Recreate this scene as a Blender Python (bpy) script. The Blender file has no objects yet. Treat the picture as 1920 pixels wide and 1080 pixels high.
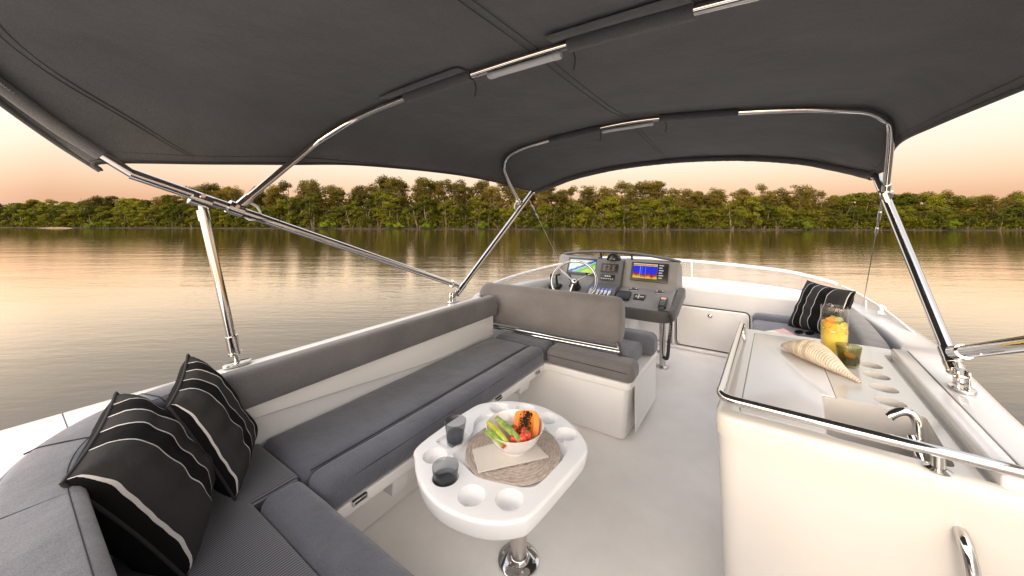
import bpy, bmesh, math, random
from mathutils import Vector, Matrix, noise

random.seed(7)
C = bpy.context.scene.collection
R = math.radians
V = Vector

# ------------------------------------------------------------------ frame
# World axes are the boat's axes: +x starboard, +y bow, z up from the flybridge sole.
H = 1.5                      # eye height over the sole
F = 660.0 / 1920.0           # focal length over picture width
TH = R(33.9)                 # the camera looks this far to port of the bow
WATER = -3.3

def cam2boat(X, Y, z):
    return V((X * math.cos(TH) - Y * math.sin(TH), X * math.sin(TH) + Y * math.cos(TH), z))

def pz(px, py, z):           # where a sight line meets a height
    Y = 660 * (H - z) / (py - 410)
    return cam2boat((px - 960) / 660 * Y, Y, z)

def _dir(px, py):
    a, b = (px - 960) / 660, -(py - 410) / 660
    return V((a * math.cos(TH) - math.sin(TH), a * math.sin(TH) + math.cos(TH), b))

def py_(px, py, y):          # ... a plane of constant y
    d = _dir(px, py); t = y / d.y
    return V((d.x * t, y, H + d.z * t))

def pxx(px, py, x):          # ... a plane of constant x
    d = _dir(px, py); t = x / d.x
    return V((x, d.y * t, H + d.z * t))

# ------------------------------------------------------------------ materials
def mat(name, color=(.8, .8, .8), rough=.5, metal=0, **kw):
    m = bpy.data.materials.new(name); m.use_nodes = True
    p = m.node_tree.nodes['Principled BSDF']
    p.inputs['Base Color'].default_value = (*color, 1)
    p.inputs['Roughness'].default_value = rough
    p.inputs['Metallic'].default_value = metal
    for k, v in kw.items():
        p.inputs[k].default_value = v
    return m

def nd(m, t, **kw):
    n = m.node_tree.nodes.new(t)
    for k, v in kw.items():
        if k in n.inputs: n.inputs[k].default_value = v
        else: setattr(n, k, v)
    return n

def lk(m, a, b): m.node_tree.links.new(a, b)

def P(m): return m.node_tree.nodes['Principled BSDF']

def noise_color(m, c1, c2, scale, coord='Object', detail=4, lo=.35, hi=.65, rough=.6, stretch=None):
    tc = nd(m, 'ShaderNodeTexCoord'); nz = nd(m, 'ShaderNodeTexNoise', Scale=scale, Detail=detail, Roughness=rough)
    if stretch:
        mp = nd(m, 'ShaderNodeMapping'); mp.inputs['Scale'].default_value = stretch
        lk(m, tc.outputs[coord], mp.inputs['Vector']); lk(m, mp.outputs[0], nz.inputs['Vector'])
    else:
        lk(m, tc.outputs[coord], nz.inputs['Vector'])
    rp = nd(m, 'ShaderNodeValToRGB')
    rp.color_ramp.elements[0].position = lo; rp.color_ramp.elements[0].color = (*c1, 1)
    rp.color_ramp.elements[1].position = hi; rp.color_ramp.elements[1].color = (*c2, 1)
    lk(m, nz.outputs['Fac'], rp.inputs['Fac']); lk(m, rp.outputs['Color'], P(m).inputs['Base Color'])
    return rp

def noise_bump(m, scale, strength, dist, coord='Object', detail=2, stretch=None):
    tc = nd(m, 'ShaderNodeTexCoord'); nz = nd(m, 'ShaderNodeTexNoise', Scale=scale, Detail=detail)
    if stretch:
        mp = nd(m, 'ShaderNodeMapping'); mp.inputs['Scale'].default_value = stretch
        lk(m, tc.outputs[coord], mp.inputs['Vector']); lk(m, mp.outputs[0], nz.inputs['Vector'])
    else:
        lk(m, tc.outputs[coord], nz.inputs['Vector'])
    b = nd(m, 'ShaderNodeBump', Strength=strength, Distance=dist)
    prev = P(m).inputs['Normal'].links
    if prev: lk(m, prev[0].from_socket, b.inputs['Normal'])
    lk(m, nz.outputs['Fac'], b.inputs['Height']); lk(m, b.outputs[0], P(m).inputs['Normal'])
    return b

M = {}
def gel(name, c, rough=.22):
    m = mat(name, c, rough, **{'Coat Weight': .35, 'Coat Roughness': .08})
    noise_color(m, tuple(x * .95 for x in c), c, 2.2, detail=6)
    noise_bump(m, 9, .05, .02)
    return m
M['gel'] = gel('white_gelcoat', (.80, .785, .77))
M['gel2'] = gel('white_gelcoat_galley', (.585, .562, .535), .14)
M['gel3'] = gel('white_gelcoat_coaming', (.70, .695, .70), .2)
M['table'] = gel('white_table_plastic', (.86, .86, .87), .30)
m = M['deck'] = mat('pale_grey_sole', (.5, .49, .49), .34)
noise_color(m, (.82, .785, .75), (.90, .865, .83), 3.0, detail=8)
noise_bump(m, 190, .45, .003); noise_bump(m, 6, .06, .01)

def cloth(name, c1, c2, scale=420, bump=.5):
    m = mat(name, c1, .92, **{'Sheen Weight': .25, 'Sheen Roughness': .5})
    tc = nd(m, 'ShaderNodeTexCoord')
    n1 = nd(m, 'ShaderNodeTexNoise', Scale=scale, Detail=3, Roughness=.8)
    n2 = nd(m, 'ShaderNodeTexNoise', Scale=5, Detail=5)
    lk(m, tc.outputs['Object'], n1.inputs['Vector']); lk(m, tc.outputs['Object'], n2.inputs['Vector'])
    a = nd(m, 'ShaderNodeMath', operation='MULTIPLY_ADD'); a.inputs[1].default_value = .35; 
    lk(m, n2.outputs['Fac'], a.inputs[0]); lk(m, n1.outputs['Fac'], a.inputs[2])
    rp = nd(m, 'ShaderNodeValToRGB')
    rp.color_ramp.elements[0].position = .5; rp.color_ramp.elements[0].color = (*c1, 1)
    rp.color_ramp.elements[1].position = .88; rp.color_ramp.elements[1].color = (*c2, 1)
    lk(m, a.outputs[0], rp.inputs['Fac']); lk(m, rp.outputs[0], P(m).inputs['Base Color'])
    b = nd(m, 'ShaderNodeBump', Strength=bump, Distance=.0012); lk(m, n1.outputs['Fac'], b.inputs['Height'])
    b2 = nd(m, 'ShaderNodeBump', Strength=.4, Distance=.02)
    n3 = nd(m, 'ShaderNodeTexNoise', Scale=9, Detail=3); lk(m, tc.outputs['Object'], n3.inputs['Vector'])
    lk(m, n3.outputs['Fac'], b2.inputs['Height']); lk(m, b.outputs[0], b2.inputs['Normal'])
    lk(m, b2.outputs[0], P(m).inputs['Normal'])
    return m
M['seat'] = cloth('grey_seat_fabric', (.056, .060, .078), (.150, .157, .192))
M['seat_mid'] = cloth('warm_grey_fabric', (.072, .070, .074), (.165, .160, .168), 400)
M['seat_brown'] = cloth('taupe_grey_fabric', (.080, .076, .078), (.172, .164, .165), 380)
M['canvas'] = cloth('charcoal_canvas', (.096, .094, .095), (.162, .159, .160), 260, .35)
M['canvas_dark'] = cloth('dark_canvas_trim', (.040, .038, .038), (.065, .062, .062), 260, .3)
M['piping'] = mat('dark_piping', (.014, .014, .016), .9)
m = M['pin'] = mat('pinstripe_fabric', (.1, .1, .12), .92, **{'Sheen Weight': .2})
tc = nd(m, 'ShaderNodeTexCoord'); sp = nd(m, 'ShaderNodeSeparateXYZ'); lk(m, tc.outputs['Object'], sp.inputs[0])
mu = nd(m, 'ShaderNodeMath', operation='MULTIPLY'); mu.inputs[1].default_value = 2 * math.pi / .0085; lk(m, sp.outputs['X'], mu.inputs[0])
sn = nd(m, 'ShaderNodeMath', operation='SINE'); lk(m, mu.outputs[0], sn.inputs[0])
rp = nd(m, 'ShaderNodeValToRGB'); rp.color_ramp.elements[0].position = .35; rp.color_ramp.elements[0].color = (.055, .056, .066, 1)
rp.color_ramp.elements[1].position = .75; rp.color_ramp.elements[1].color = (.20, .20, .225, 1)
lk(m, sn.outputs[0], rp.inputs[0]); lk(m, rp.outputs[0], P(m).inputs['Base Color']); noise_bump(m, 400, .4, .001)

M['chrome'] = mat('polished_stainless', (.60, .585, .57), .08, 1)
M['steel'] = mat('brushed_stainless', (.60, .57, .55), .28, 1)
M['black'] = mat('black_plastic', (.012, .012, .013), .35); noise_bump(M['black'], 90, .1, .002)
M['rubber'] = mat('black_rubber', (.02, .02, .02), .6)
M['dashgrey'] = mat('warm_grey_console', (.30, .29, .27), .5); noise_bump(M['dashgrey'], 300, .2, .001); noise_color(M['dashgrey'], (.155, .152, .148), (.195, .19, .185), 6)
M['dashdark'] = mat('charcoal_console', (.085, .088, .095), .45); noise_bump(M['dashdark'], 240, .2, .001)
M['lamp'] = mat('frosted_light_cover', (.88, .88, .88), .35); noise_bump(M['lamp'], 40, .05, .002)
M['gap2'] = mat('grey_sealant', (.36, .35, .34), .6)
M['white'] = mat('white_plastic', (.78, .78, .78), .3)
M['gap'] = mat('shadow_gap', (.05, .045, .042), .7)
def glassmat(name, col, rough=.0, ior=1.45):
    # thin-walled glass: tinted see-through walls under a Fresnel sheen
    m = mat(name, col, .02)
    tr = nd(m, 'ShaderNodeBsdfTransparent'); tr.inputs[0].default_value = (*col, 1)
    gl = nd(m, 'ShaderNodeBsdfGlossy', Roughness=.02); fr = nd(m, 'ShaderNodeLayerWeight', Blend=.5)
    pw_ = nd(m, 'ShaderNodeMath', operation='POWER'); pw_.inputs[1].default_value = 4.0; lk(m, fr.outputs['Facing'], pw_.inputs[0])
    lw = nd(m, 'ShaderNodeMath', operation='MULTIPLY_ADD'); lw.inputs[1].default_value = .60; lw.inputs[2].default_value = .035; lk(m, pw_.outputs[0], lw.inputs[0])
    mx = nd(m, 'ShaderNodeMixShader'); lk(m, lw.outputs[0], mx.inputs[0]); lk(m, tr.outputs[0], mx.inputs[1]); lk(m, gl.outputs[0], mx.inputs[2])
    lk(m, mx.outputs[0], m.node_tree.nodes['Material Output'].inputs[0]); return m
M['smoke'] = glassmat('smoked_glass', (.73, .74, .75))
M['olive'] = glassmat('olive_smoked_glass', (.70, .69, .52))
M['clear'] = glassmat('clear_glass', (.965, .965, .95))
m = M['acrylic'] = mat('clear_acrylic', (.9, .9, .9), .05)
tr = nd(m, 'ShaderNodeBsdfTransparent'); tr.inputs[0].default_value = (.93, .92, .91, 1)
gl = nd(m, 'ShaderNodeBsdfGlossy', Roughness=.04); fr = nd(m, 'ShaderNodeLayerWeight', Blend=.5)
pw_ = nd(m, 'ShaderNodeMath', operation='POWER'); pw_.inputs[1].default_value = 4.0; lk(m, fr.outputs['Facing'], pw_.inputs[0])
lw = nd(m, 'ShaderNodeMath', operation='MULTIPLY_ADD'); lw.inputs[1].default_value = .5; lw.inputs[2].default_value = .03; lk(m, pw_.outputs[0], lw.inputs[0])
mx = nd(m, 'ShaderNodeMixShader'); lk(m, lw.outputs[0], mx.inputs[0]); lk(m, tr.outputs[0], mx.inputs[1]); lk(m, gl.outputs[0], mx.inputs[2])
df = nd(m, 'ShaderNodeBsdfDiffuse'); df.inputs[0].default_value = (.8, .78, .76, 1)
mx2 = nd(m, 'ShaderNodeMixShader'); mx2.inputs[0].default_value = .21
lk(m, mx.outputs[0], mx2.inputs[1]); lk(m, df.outputs[0], mx2.inputs[2])
lk(m, mx2.outputs[0], m.node_tree.nodes['Material Output'].inputs[0])
# striped cushion cover: stripes run along v, step along u
m = M['stripe'] = mat('striped_cushion_cover', (.02, .02, .02), .95, **{'Specular IOR Level': .15})
uv = nd(m, 'ShaderNodeTexCoord'); sp = nd(m, 'ShaderNodeSeparateXYZ'); lk(m, uv.outputs['UV'], sp.inputs[0])
rp = nd(m, 'ShaderNodeValToRGB'); cr = rp.color_ramp; cr.interpolation = 'CONSTANT'
BK, CH, WH = (.0055, .0055, .0058, 1), (.031, .030, .031, 1), (.52, .50, .49, 1)
stops = [(0, BK), (.020, WH), (.029, CH), (.300, WH), (.310, BK), (.50, WH), (.511, CH), (.675, WH), (.686, BK), (.832, WH), (.843, CH)]
cr.elements[0].position = 0; cr.elements[0].color = BK
cr.elements[1].position = stops[1][0]; cr.elements[1].color = WH
for p_, c_ in stops[2:]:
    e = cr.elements.new(p_); e.color = c_
lk(m, sp.outputs['X'], rp.inputs[0]); lk(m, rp.outputs[0], P(m).inputs['Base Color'])
noise_bump(m, 500, .3, .001); noise_bump(m, 14, .35, .02, detail=4)

# ------------------------------------------------------------------ object helpers
def thing(name, label, cat, loc=(0, 0, 0), group=None):
    o = bpy.data.objects.new(name, None); C.objects.link(o)
    o.empty_display_size = .1; o.location = loc
    o['label'] = label; o['category'] = cat
    if group: o['group'] = group
    return o

def tag(o, label, cat, group=None):
    o['label'] = label; o['category'] = cat
    if group: o['group'] = group
    return o

def worldinv(p):
    m = Matrix.Identity(4)
    while p is not None:
        m = Matrix.Translation(p.location) @ p.matrix_parent_inverse @ m if p.parent else Matrix.Translation(p.location) @ m
        p = p.parent
    return m.inverted()

def finish(name, bm, m, parent=None, smooth=True, sharp=40, label=None, wn=False):
    bmesh.ops.recalc_face_normals(bm, faces=bm.faces)
    if smooth:
        for f in bm.faces: f.smooth = True
        lim = R(sharp)
        for e in bm.edges:
            if len(e.link_faces) == 2 and e.calc_face_angle(0) > lim: e.smooth = False
    me = bpy.data.meshes.new(name); bm.to_mesh(me); bm.free()
    me.materials.append(m)
    o = bpy.data.objects.new(name, me); C.objects.link(o)
    if parent is not None:
        o.parent = parent; o.matrix_parent_inverse = PI_(parent)
    if label: o['label'] = label
    if wn:
        md = o.modifiers.new('wn', 'WEIGHTED_NORMAL'); md.keep_sharp = True
    return o

def PI_(parent):
    # parents are only translated; children are written in world coordinates
    t = V((0, 0, 0)); p = parent
    if p.type == 'EMPTY': t = p.location
    else: t = V((0, 0, 0))
    return Matrix.Translation(-t)

def bevel(bm, r, seg=3, angle=30):
    es = [e for e in bm.edges if len(e.link_faces) == 2 and e.calc_face_angle(0) > R(angle)]
    if es and r > 0:
        bmesh.ops.bevel(bm, geom=es, offset=r, segments=seg, profile=.5, affect='EDGES', clamp_overlap=True)

def box(x0, x1, y0, y1, z0, z1, r=0, seg=3, bm=None, mtx=None):
    b = bmesh.new()
    vs = [b.verts.new((x, y, z)) for z in (z0, z1) for y in (y0, y1) for x in (x0, x1)]
    for f in ((0, 2, 3, 1), (4, 5, 7, 6), (0, 1, 5, 4), (1, 3, 7, 5), (3, 2, 6, 7), (2, 0, 4, 6)):
        b.faces.new([vs[i] for i in f])
    bmesh.ops.recalc_face_normals(b, faces=b.faces)
    bevel(b, r, seg)
    if mtx is not None: b.transform(mtx)
    return join(bm, b)

def join(bm, b):
    if bm is None: return b
    me = bpy.data.meshes.new('tmp'); b.to_mesh(me); b.free(); bm.from_mesh(me); bpy.data.meshes.remove(me)
    return bm

def prism(pts, z0, z1, r=0, seg=3, bm=None, ztop=None, inset0=0, axis=None):
    """extrude a plan outline from z0 to z1; inset0 draws the foot in."""
    b = bmesh.new()
    cx = sum(p[0] for p in pts) / len(pts); cy = sum(p[1] for p in pts) / len(pts)
    lo = []
    for p in pts:
        d = V((p[0] - cx, p[1] - cy)); L = d.length or 1
        q = d * (1 - inset0 / L)
        lo.append(b.verts.new((cx + q.x, cy + q.y, z0)))
    hi = [b.verts.new((p[0], p[1], z1 if ztop is None else ztop(p))) for p in pts]
    n = len(pts)
    b.faces.new(lo[::-1]); b.faces.new(hi)
    for i in range(n): b.faces.new((lo[i], lo[(i + 1) % n], hi[(i + 1) % n], hi[i]))
    bmesh.ops.recalc_face_normals(b, faces=b.faces)
    bevel(b, r, seg, 55)
    return join(bm, b)

def round_poly(pts, r, n=6):
    out = []; N = len(pts)
    for i in range(N):
        p0, p, p1 = V(pts[i - 1]).to_2d(), V(pts[i]).to_2d(), V(pts[(i + 1) % N]).to_2d()
        rr = r[i] if isinstance(r, (list, tuple)) else r
        if rr <= 0: out.append((p.x, p.y)); continue
        a, c = (p0 - p), (p1 - p)
        t = min(rr, a.length * .48, c.length * .48)
        A, B = p + a.normalized() * t, p + c.normalized() * t
        for k in range(n + 1):
            s = k / n
            q = A * (1 - s) ** 2 + p * 2 * s * (1 - s) + B * s * s
            out.append((q.x, q.y))
    return out

def catmull(pts, n=8, closed=False):
    pts = [V(p) for p in pts]; out = []; N = len(pts)
    for i in range(N if closed else N - 1):
        if closed: p0, p1, p2, p3 = pts[i - 1], pts[i], pts[(i + 1) % N], pts[(i + 2) % N]
        else:
            p1, p2 = pts[i], pts[i + 1]
            p0 = pts[i - 1] if i > 0 else p1 * 2 - p2
            p3 = pts[i + 2] if i + 2 < N else p2 * 2 - p1
        for k in range(n):
            t = k / n
            out.append(.5 * ((2 * p1) + (p2 - p0) * t + (2 * p0 - 5 * p1 + 4 * p2 - p3) * t * t + (3 * p1 - p0 - 3 * p2 + p3) * t ** 3))
    if not closed: out.append(pts[-1])
    return out

def tube(path, r, seg=12, bm=None, closed=False, flat=None, cap=True):
    """sweep a circle (or a flattened one) along a path; r may be a list."""
    b = bm or bmesh.new()
    path = [V(p) for p in path]; N = len(path); rings = []; nrm = None
    for i, p in enumerate(path):
        if closed: t = (path[(i + 1) % N] - path[i - 1])
        else: t = path[min(i + 1, N - 1)] - path[max(i - 1, 0)]
        if t.length < 1e-9: t = V((0, 0, 1))
        t.normalize()
        if nrm is None:
            up = V((0, 0, 1)) if abs(t.z) < .9 else V((0, 1, 0))
            nrm = (up - t * up.dot(t)).normalized()
        else:
            nrm = nrm - t * nrm.dot(t)
            nrm = nrm.normalized() if nrm.length > 1e-6 else t.orthogonal().normalized()
        bi = t.cross(nrm)
        rr = r[i] if isinstance(r, (list, tuple)) else r
        f1, f2 = flat or (1, 1)
        rings.append([b.verts.new(p + nrm * rr * f1 * math.cos(2 * math.pi * k / seg) + bi * rr * f2 * math.sin(2 * math.pi * k / seg)) for k in range(seg)])
    for i in range(N if closed else N - 1):
        A, B = rings[i], rings[(i + 1) % N]
        for k in range(seg): b.faces.new((A[k], A[(k + 1) % seg], B[(k + 1) % seg], B[k]))
    if not closed and cap:
        b.faces.new(rings[0][::-1]); b.faces.new(rings[-1])
    return b

def lathe(profile, seg=32, bm=None, mtx=None, open_=False):
    """profile: (radius, z) from bottom to top, around z."""
    b = bmesh.new(); rings = []
    for r, z in profile:
        if r < 1e-6: rings.append([b.verts.new((0, 0, z))])
        else: rings.append([b.verts.new((r * math.cos(2 * math.pi * k / seg), r * math.sin(2 * math.pi * k / seg), z)) for k in range(seg)])
    for A, B in zip(rings, rings[1:]):
        for k in range(seg):
            k2 = (k + 1) % seg
            if len(A) == 1 and len(B) == 1: continue
            if len(A) == 1: b.faces.new((A[0], B[k2], B[k]))
            elif len(B) == 1: b.faces.new((A[k], A[k2], B[0]))
            else: b.faces.new((A[k], A[k2], B[k2], B[k]))
    if mtx is not None: b.transform(mtx)
    return join(bm, b)

def grid_mesh(rows, bm=None, closed_u=False):
    b = bm or bmesh.new()
    vs = [[b.verts.new(p) for p in row] for row in rows]
    for A, B in zip(vs, vs[1:]):
        n = len(A)
        for k in range(n if closed_u else n - 1):
            b.faces.new((A[k], A[(k + 1) % n], B[(k + 1) % n], B[k]))
    return b, vs

def cut(o, cutters):
    """boolean-subtract meshes given as bmesh list, applied at once"""
    tmp = []
    for b in cutters:
        bmesh.ops.recalc_face_normals(b, faces=b.faces)
        me = bpy.data.meshes.new('cut'); b.to_mesh(me); b.free()
        c = bpy.data.objects.new('cut', me); C.objects.link(c); tmp.append(c)
        md = o.modifiers.new('b', 'BOOLEAN'); md.operation = 'DIFFERENCE'; md.object = c; md.solver = 'EXACT'
    bpy.context.view_layer.update()
    dg = bpy.context.evaluated_depsgraph_get()
    me = bpy.data.meshes.new_from_object(o.evaluated_get(dg))
    o.modifiers.clear(); old = o.data; o.data = me; bpy.data.meshes.remove(old)
    for c in tmp:
        d = c.data; bpy.data.objects.remove(c); bpy.data.meshes.remove(d)
    b = bmesh.new(); b.from_mesh(me)
    bmesh.ops.remove_doubles(b, verts=b.verts, dist=1e-5)
    for f in b.faces: f.smooth = True
    for e in b.edges: e.smooth = not (len(e.link_faces) == 2 and e.calc_face_angle(0) > R(40))
    b.to_mesh(me); b.free()
    md = o.modifiers.new('bev', 'BEVEL'); md.width = .004; md.segments = 3; md.limit_method = 'ANGLE'; md.angle_limit = R(40); md.harden_normals = True
    return o

def orient(loc, zdir, xdir=None):
    z = V(zdir).normalized()
    x = V(xdir) if xdir is not None else z.orthogonal()
    x = (x - z * x.dot(z)).normalized(); y = z.cross(x)
    m = Matrix((x, y, z)).transposed().to_4x4(); m.translation = V(loc)
    return m

def cushion(name, pts, z0, z1, m, parent, r=.032, label=None, puff=.008, rc=.03, extra=None):
    """upholstered slab on a four-cornered plan, soft rolled edges, faintly domed and uneven"""
    def slab_(P4):
        b = bmesh.new()
        A, B_, C_, D = [V((x, y, 0)) for x, y in P4]
        nu = max(2, int((B_ - A).length / .05)); nv_ = max(2, int((D - A).length / .05))
        def at(i, j, z):
            u, v = i / nu, j / nv_
            q = (A * (1 - u) + B_ * u) * (1 - v) + (D * (1 - u) + C_ * u) * v
            q.z = z; return q
        T = [[b.verts.new(at(i, j, z1)) for j in range(nv_ + 1)] for i in range(nu + 1)]
        Bo = [[b.verts.new(at(i, j, z0)) if i in (0, nu) or j in (0, nv_) else None for j in range(nv_ + 1)] for i in range(nu + 1)]
        for i in range(nu):
            for j in range(nv_): b.faces.new((T[i][j], T[i + 1][j], T[i + 1][j + 1], T[i][j + 1]))
        ring = [(i, 0) for i in range(nu)] + [(nu, j) for j in range(nv_)] + [(nu - i, nv_) for i in range(nu)] + [(0, nv_ - j) for j in range(nv_)]
        for k in range(len(ring)):
            a, c = ring[k], ring[(k + 1) % len(ring)]
            b.faces.new((Bo[a[0]][a[1]], Bo[c[0]][c[1]], T[c[0]][c[1]], T[a[0]][a[1]]))
        b.faces.new([Bo[a[0]][a[1]] for a in ring][::-1])
        bmesh.ops.recalc_face_normals(b, faces=b.faces)
        bevel(b, min(r, (z1 - z0) * .48), 5, 40)
        for v in b.verts:
            if v.co.z > (z0 + z1) / 2:
                x, y = v.co.x, v.co.y
                # distance-ish to the outline through the inverse of the bilinear map is not needed: use the box of the plan
                fx = min(x - min(p[0] for p in P4), max(p[0] for p in P4) - x); fy = min(y - min(p[1] for p in P4), max(p[1] for p in P4) - y)
                f = min(1, max(0, min(fx, fy)) / .09)
                v.co.z += puff * f * (2 - f) * .7 + noise.noise(V((x * 6, y * 6, z1 * 9))) * .0028 + noise.noise(V((x * 15, y * 15, 2))) * .0012
        return b
    b = slab_(pts)
    for e in (extra or []): join(b, slab_(e))
    return finish(name, b, m, parent, sharp=75, label=label)
# ================================================================== BIMINI
BX = -1.0
bim = thing('bimini', 'charcoal canvas sun canopy on polished steel bows over the whole deck', 'canopy', (-.63, 1.9, .84))
# half profile of a bow: (distance in from the edge, height over the edge), 9 points to the crown
PROF = [(0, 0), (.03, .085), (.085, .165), (.17, .222), (.28, .256), (.45, .282), (.75, .308), (1.05, .326), (1.30, .334)]
PROF_M = [(0, 0), (.05, .085), (.13, .175), (.23, .240), (.37, .285), (.53, .312), (.80, .338), (1.05, .352), (1.30, .358)]
PROF_F = [(0, 0), (.08, .040), (.20, .095), (.33, .148), (.50, .192), (.72, .232), (.95, .255), (1.13, .264), (1.28, .267)]
PROF_R = [(0, 0), (-.02, .08), (.00, .17), (.06, .25), (.20, .32), (.42, .365), (.75, .40), (1.05, .42), (1.30, .43)]
def section(xl, xr, y0, z0, k, prof):
    mid = (xl + xr) / 2; half = (xr - xl) / 2; s = half / prof[-1][0]
    L = []
    for d, h in prof: L.append(V((xl + d * s, y0 + k * h, z0 + h)))
    Rr = []
    for d, h in prof[:-1][::-1]: Rr.append(V((xr - d * s, y0 + k * h, z0 + h)))
    return L + Rr
def tail(sec, dy, dz0, dz1):
    n = len(sec); out = []
    for i, p in enumerate(sec):
        e = abs(i - (n - 1) / 2) / ((n - 1) / 2)
        out.append(p + V((0, dy * (1 - .75 * e ** 3) if dy < 0 else dy, dz0 * (1 - e) + dz1 * e)))
    return out
S_rear = section(-1.93, .70, .235, 1.705, -1.0, PROF_R)
S_tail = tail(S_rear, -.045, -.02, -.034)
S_mid = section(-1.99, .73, .86, 1.785, .82, PROF_M)
S_fwd = section(-1.915, .675, 2.775, 1.828, -1.2, PROF)
S_fr = section(-1.885, .69, 3.235, 1.795, 1.25, PROF_F)
S_hem = tail(S_fr, .03, -.03, -.012)
def sag(a, b, t, dz, dx=0):
    out = []; n = len(a)
    for i in range(n):
        e = abs(i - (n - 1) / 2) / ((n - 1) / 2)
        q = a[i].lerp(b[i], t); q.z -= dz * (1 - e * .3)
        out.append(q)
    return out
SECS = [S_tail, S_rear, sag(S_rear, S_mid, .5, .018), S_mid, sag(S_mid, S_fwd, .28, .012), sag(S_mid, S_fwd, .7, .016), S_fwd, sag(S_fwd, S_fr, .55, .012), S_fr, S_hem]
# the edge dips between its fixings as the photo shows
for k_, w_ in ((2, .6), (3, 1), (4, 1.1), (5, 1.15), (6, 1)):
    for i_ in range(13, 17):
        t_ = (i_ - 12) / 4
        SECS[k_][i_] = SECS[k_][i_] + V((-.035 * t_ * w_ * (k_ < 6), 0, .078 * t_ * w_))
SECS[2][0].z = 1.745; SECS[4][0] = V((-1.965, 1.30, 1.832)); SECS[5][0] = V((-1.945, 2.1, 1.856))
NU = 96
rows = [catmull(s, 6) for s in SECS]           # 16*6+1 = 97 columns
cols = [catmull([r[i] for r in rows], 9) for i in range(len(rows[0]))]
nv = len(cols[0])
def canopy_pt(u, v):                            # u 0..1 across, v 0..len(SECS)-1 along
    i = u * (len(cols) - 1); i0 = min(int(i), len(cols) - 2); fi = i - i0
    j = v * 9; j0 = min(int(j), nv - 2); fj = j - j0
    return (cols[i0][j0] * (1 - fi) * (1 - fj) + cols[i0 + 1][j0] * fi * (1 - fj) + cols[i0][j0 + 1] * (1 - fi) * fj + cols[i0 + 1][j0 + 1] * fi * fj)
grid = []
for j in range(nv):
    row = []
    for i in range(len(cols)):
        p = cols[i][j].copy()
        w = noise.noise(V((p.x * 2.2, p.y * 5.0, 3.1))) * .007 + noise.noise(V((p.x * 7, p.y * 1.6, 9.0))) * .004
        fade = min(1, min(j, nv - 1 - j) / 8)
        p.z += w * fade
        row.append(p)
    grid.append(row)
b, _ = grid_mesh(grid)
can = finish('canopy', b, M['canvas'], bim, sharp=180)
md = can.modifiers.new('s', 'SOLIDIFY'); md.thickness = .004; md.offset = 1

def below(p, d): return V((p.x, p.y, p.z - d))
def inward(sec, d):                              # bow centre line inside the cloth
    c = V((-.63, 0, 1.25)); out = []
    n = len(sec)
    for i, p in enumerate(sec):
        a = sec[max(i - 1, 0)]; e = sec[min(i + 1, n - 1)]
        t = (e - a); nr = V((t.z, 0, -t.x))
        if nr.dot(V((p.x - c.x, 0, p.z - c.z))) > 0: nr = -nr
        out.append(p + nr.normalized() * d)
    return out
BR = .0165
def bow_path(sec, lower_l, lower_r, d=.022):
    pts = inward(sec, d)
    return catmull([lower_l] + pts[1:-1] + [lower_r], 6)
P_base = V((-1.945, 2.05, .86)); S_base = V((.672, 2.06, .87))
rear_path = bow_path(S_rear, V((-1.935, .31, 1.665)), V((.70, .31, 1.665)))
mid_path = bow_path(S_mid, V((-1.93, .625, 1.545)), V((.71, .625, 1.545)))
fwd_path = bow_path(S_fwd, V((-1.925, 3.01, 1.64)), V((.678, 2.985, 1.65)))
fr_path = bow_path(S_fr, V((-1.90, 3.19, 1.765)), V((.682, 3.16, 1.755)))
finish('rear_bow', tube(rear_path, BR, 14), M['chrome'], bim)
finish('middle_bow', tube(mid_path, BR, 14), M['chrome'], bim)
finish('forward_bow', tube(fwd_path, BR, 14), M['chrome'], bim)
finish('front_bow', tube(fr_path, BR, 14), M['chrome'], bim)
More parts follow.
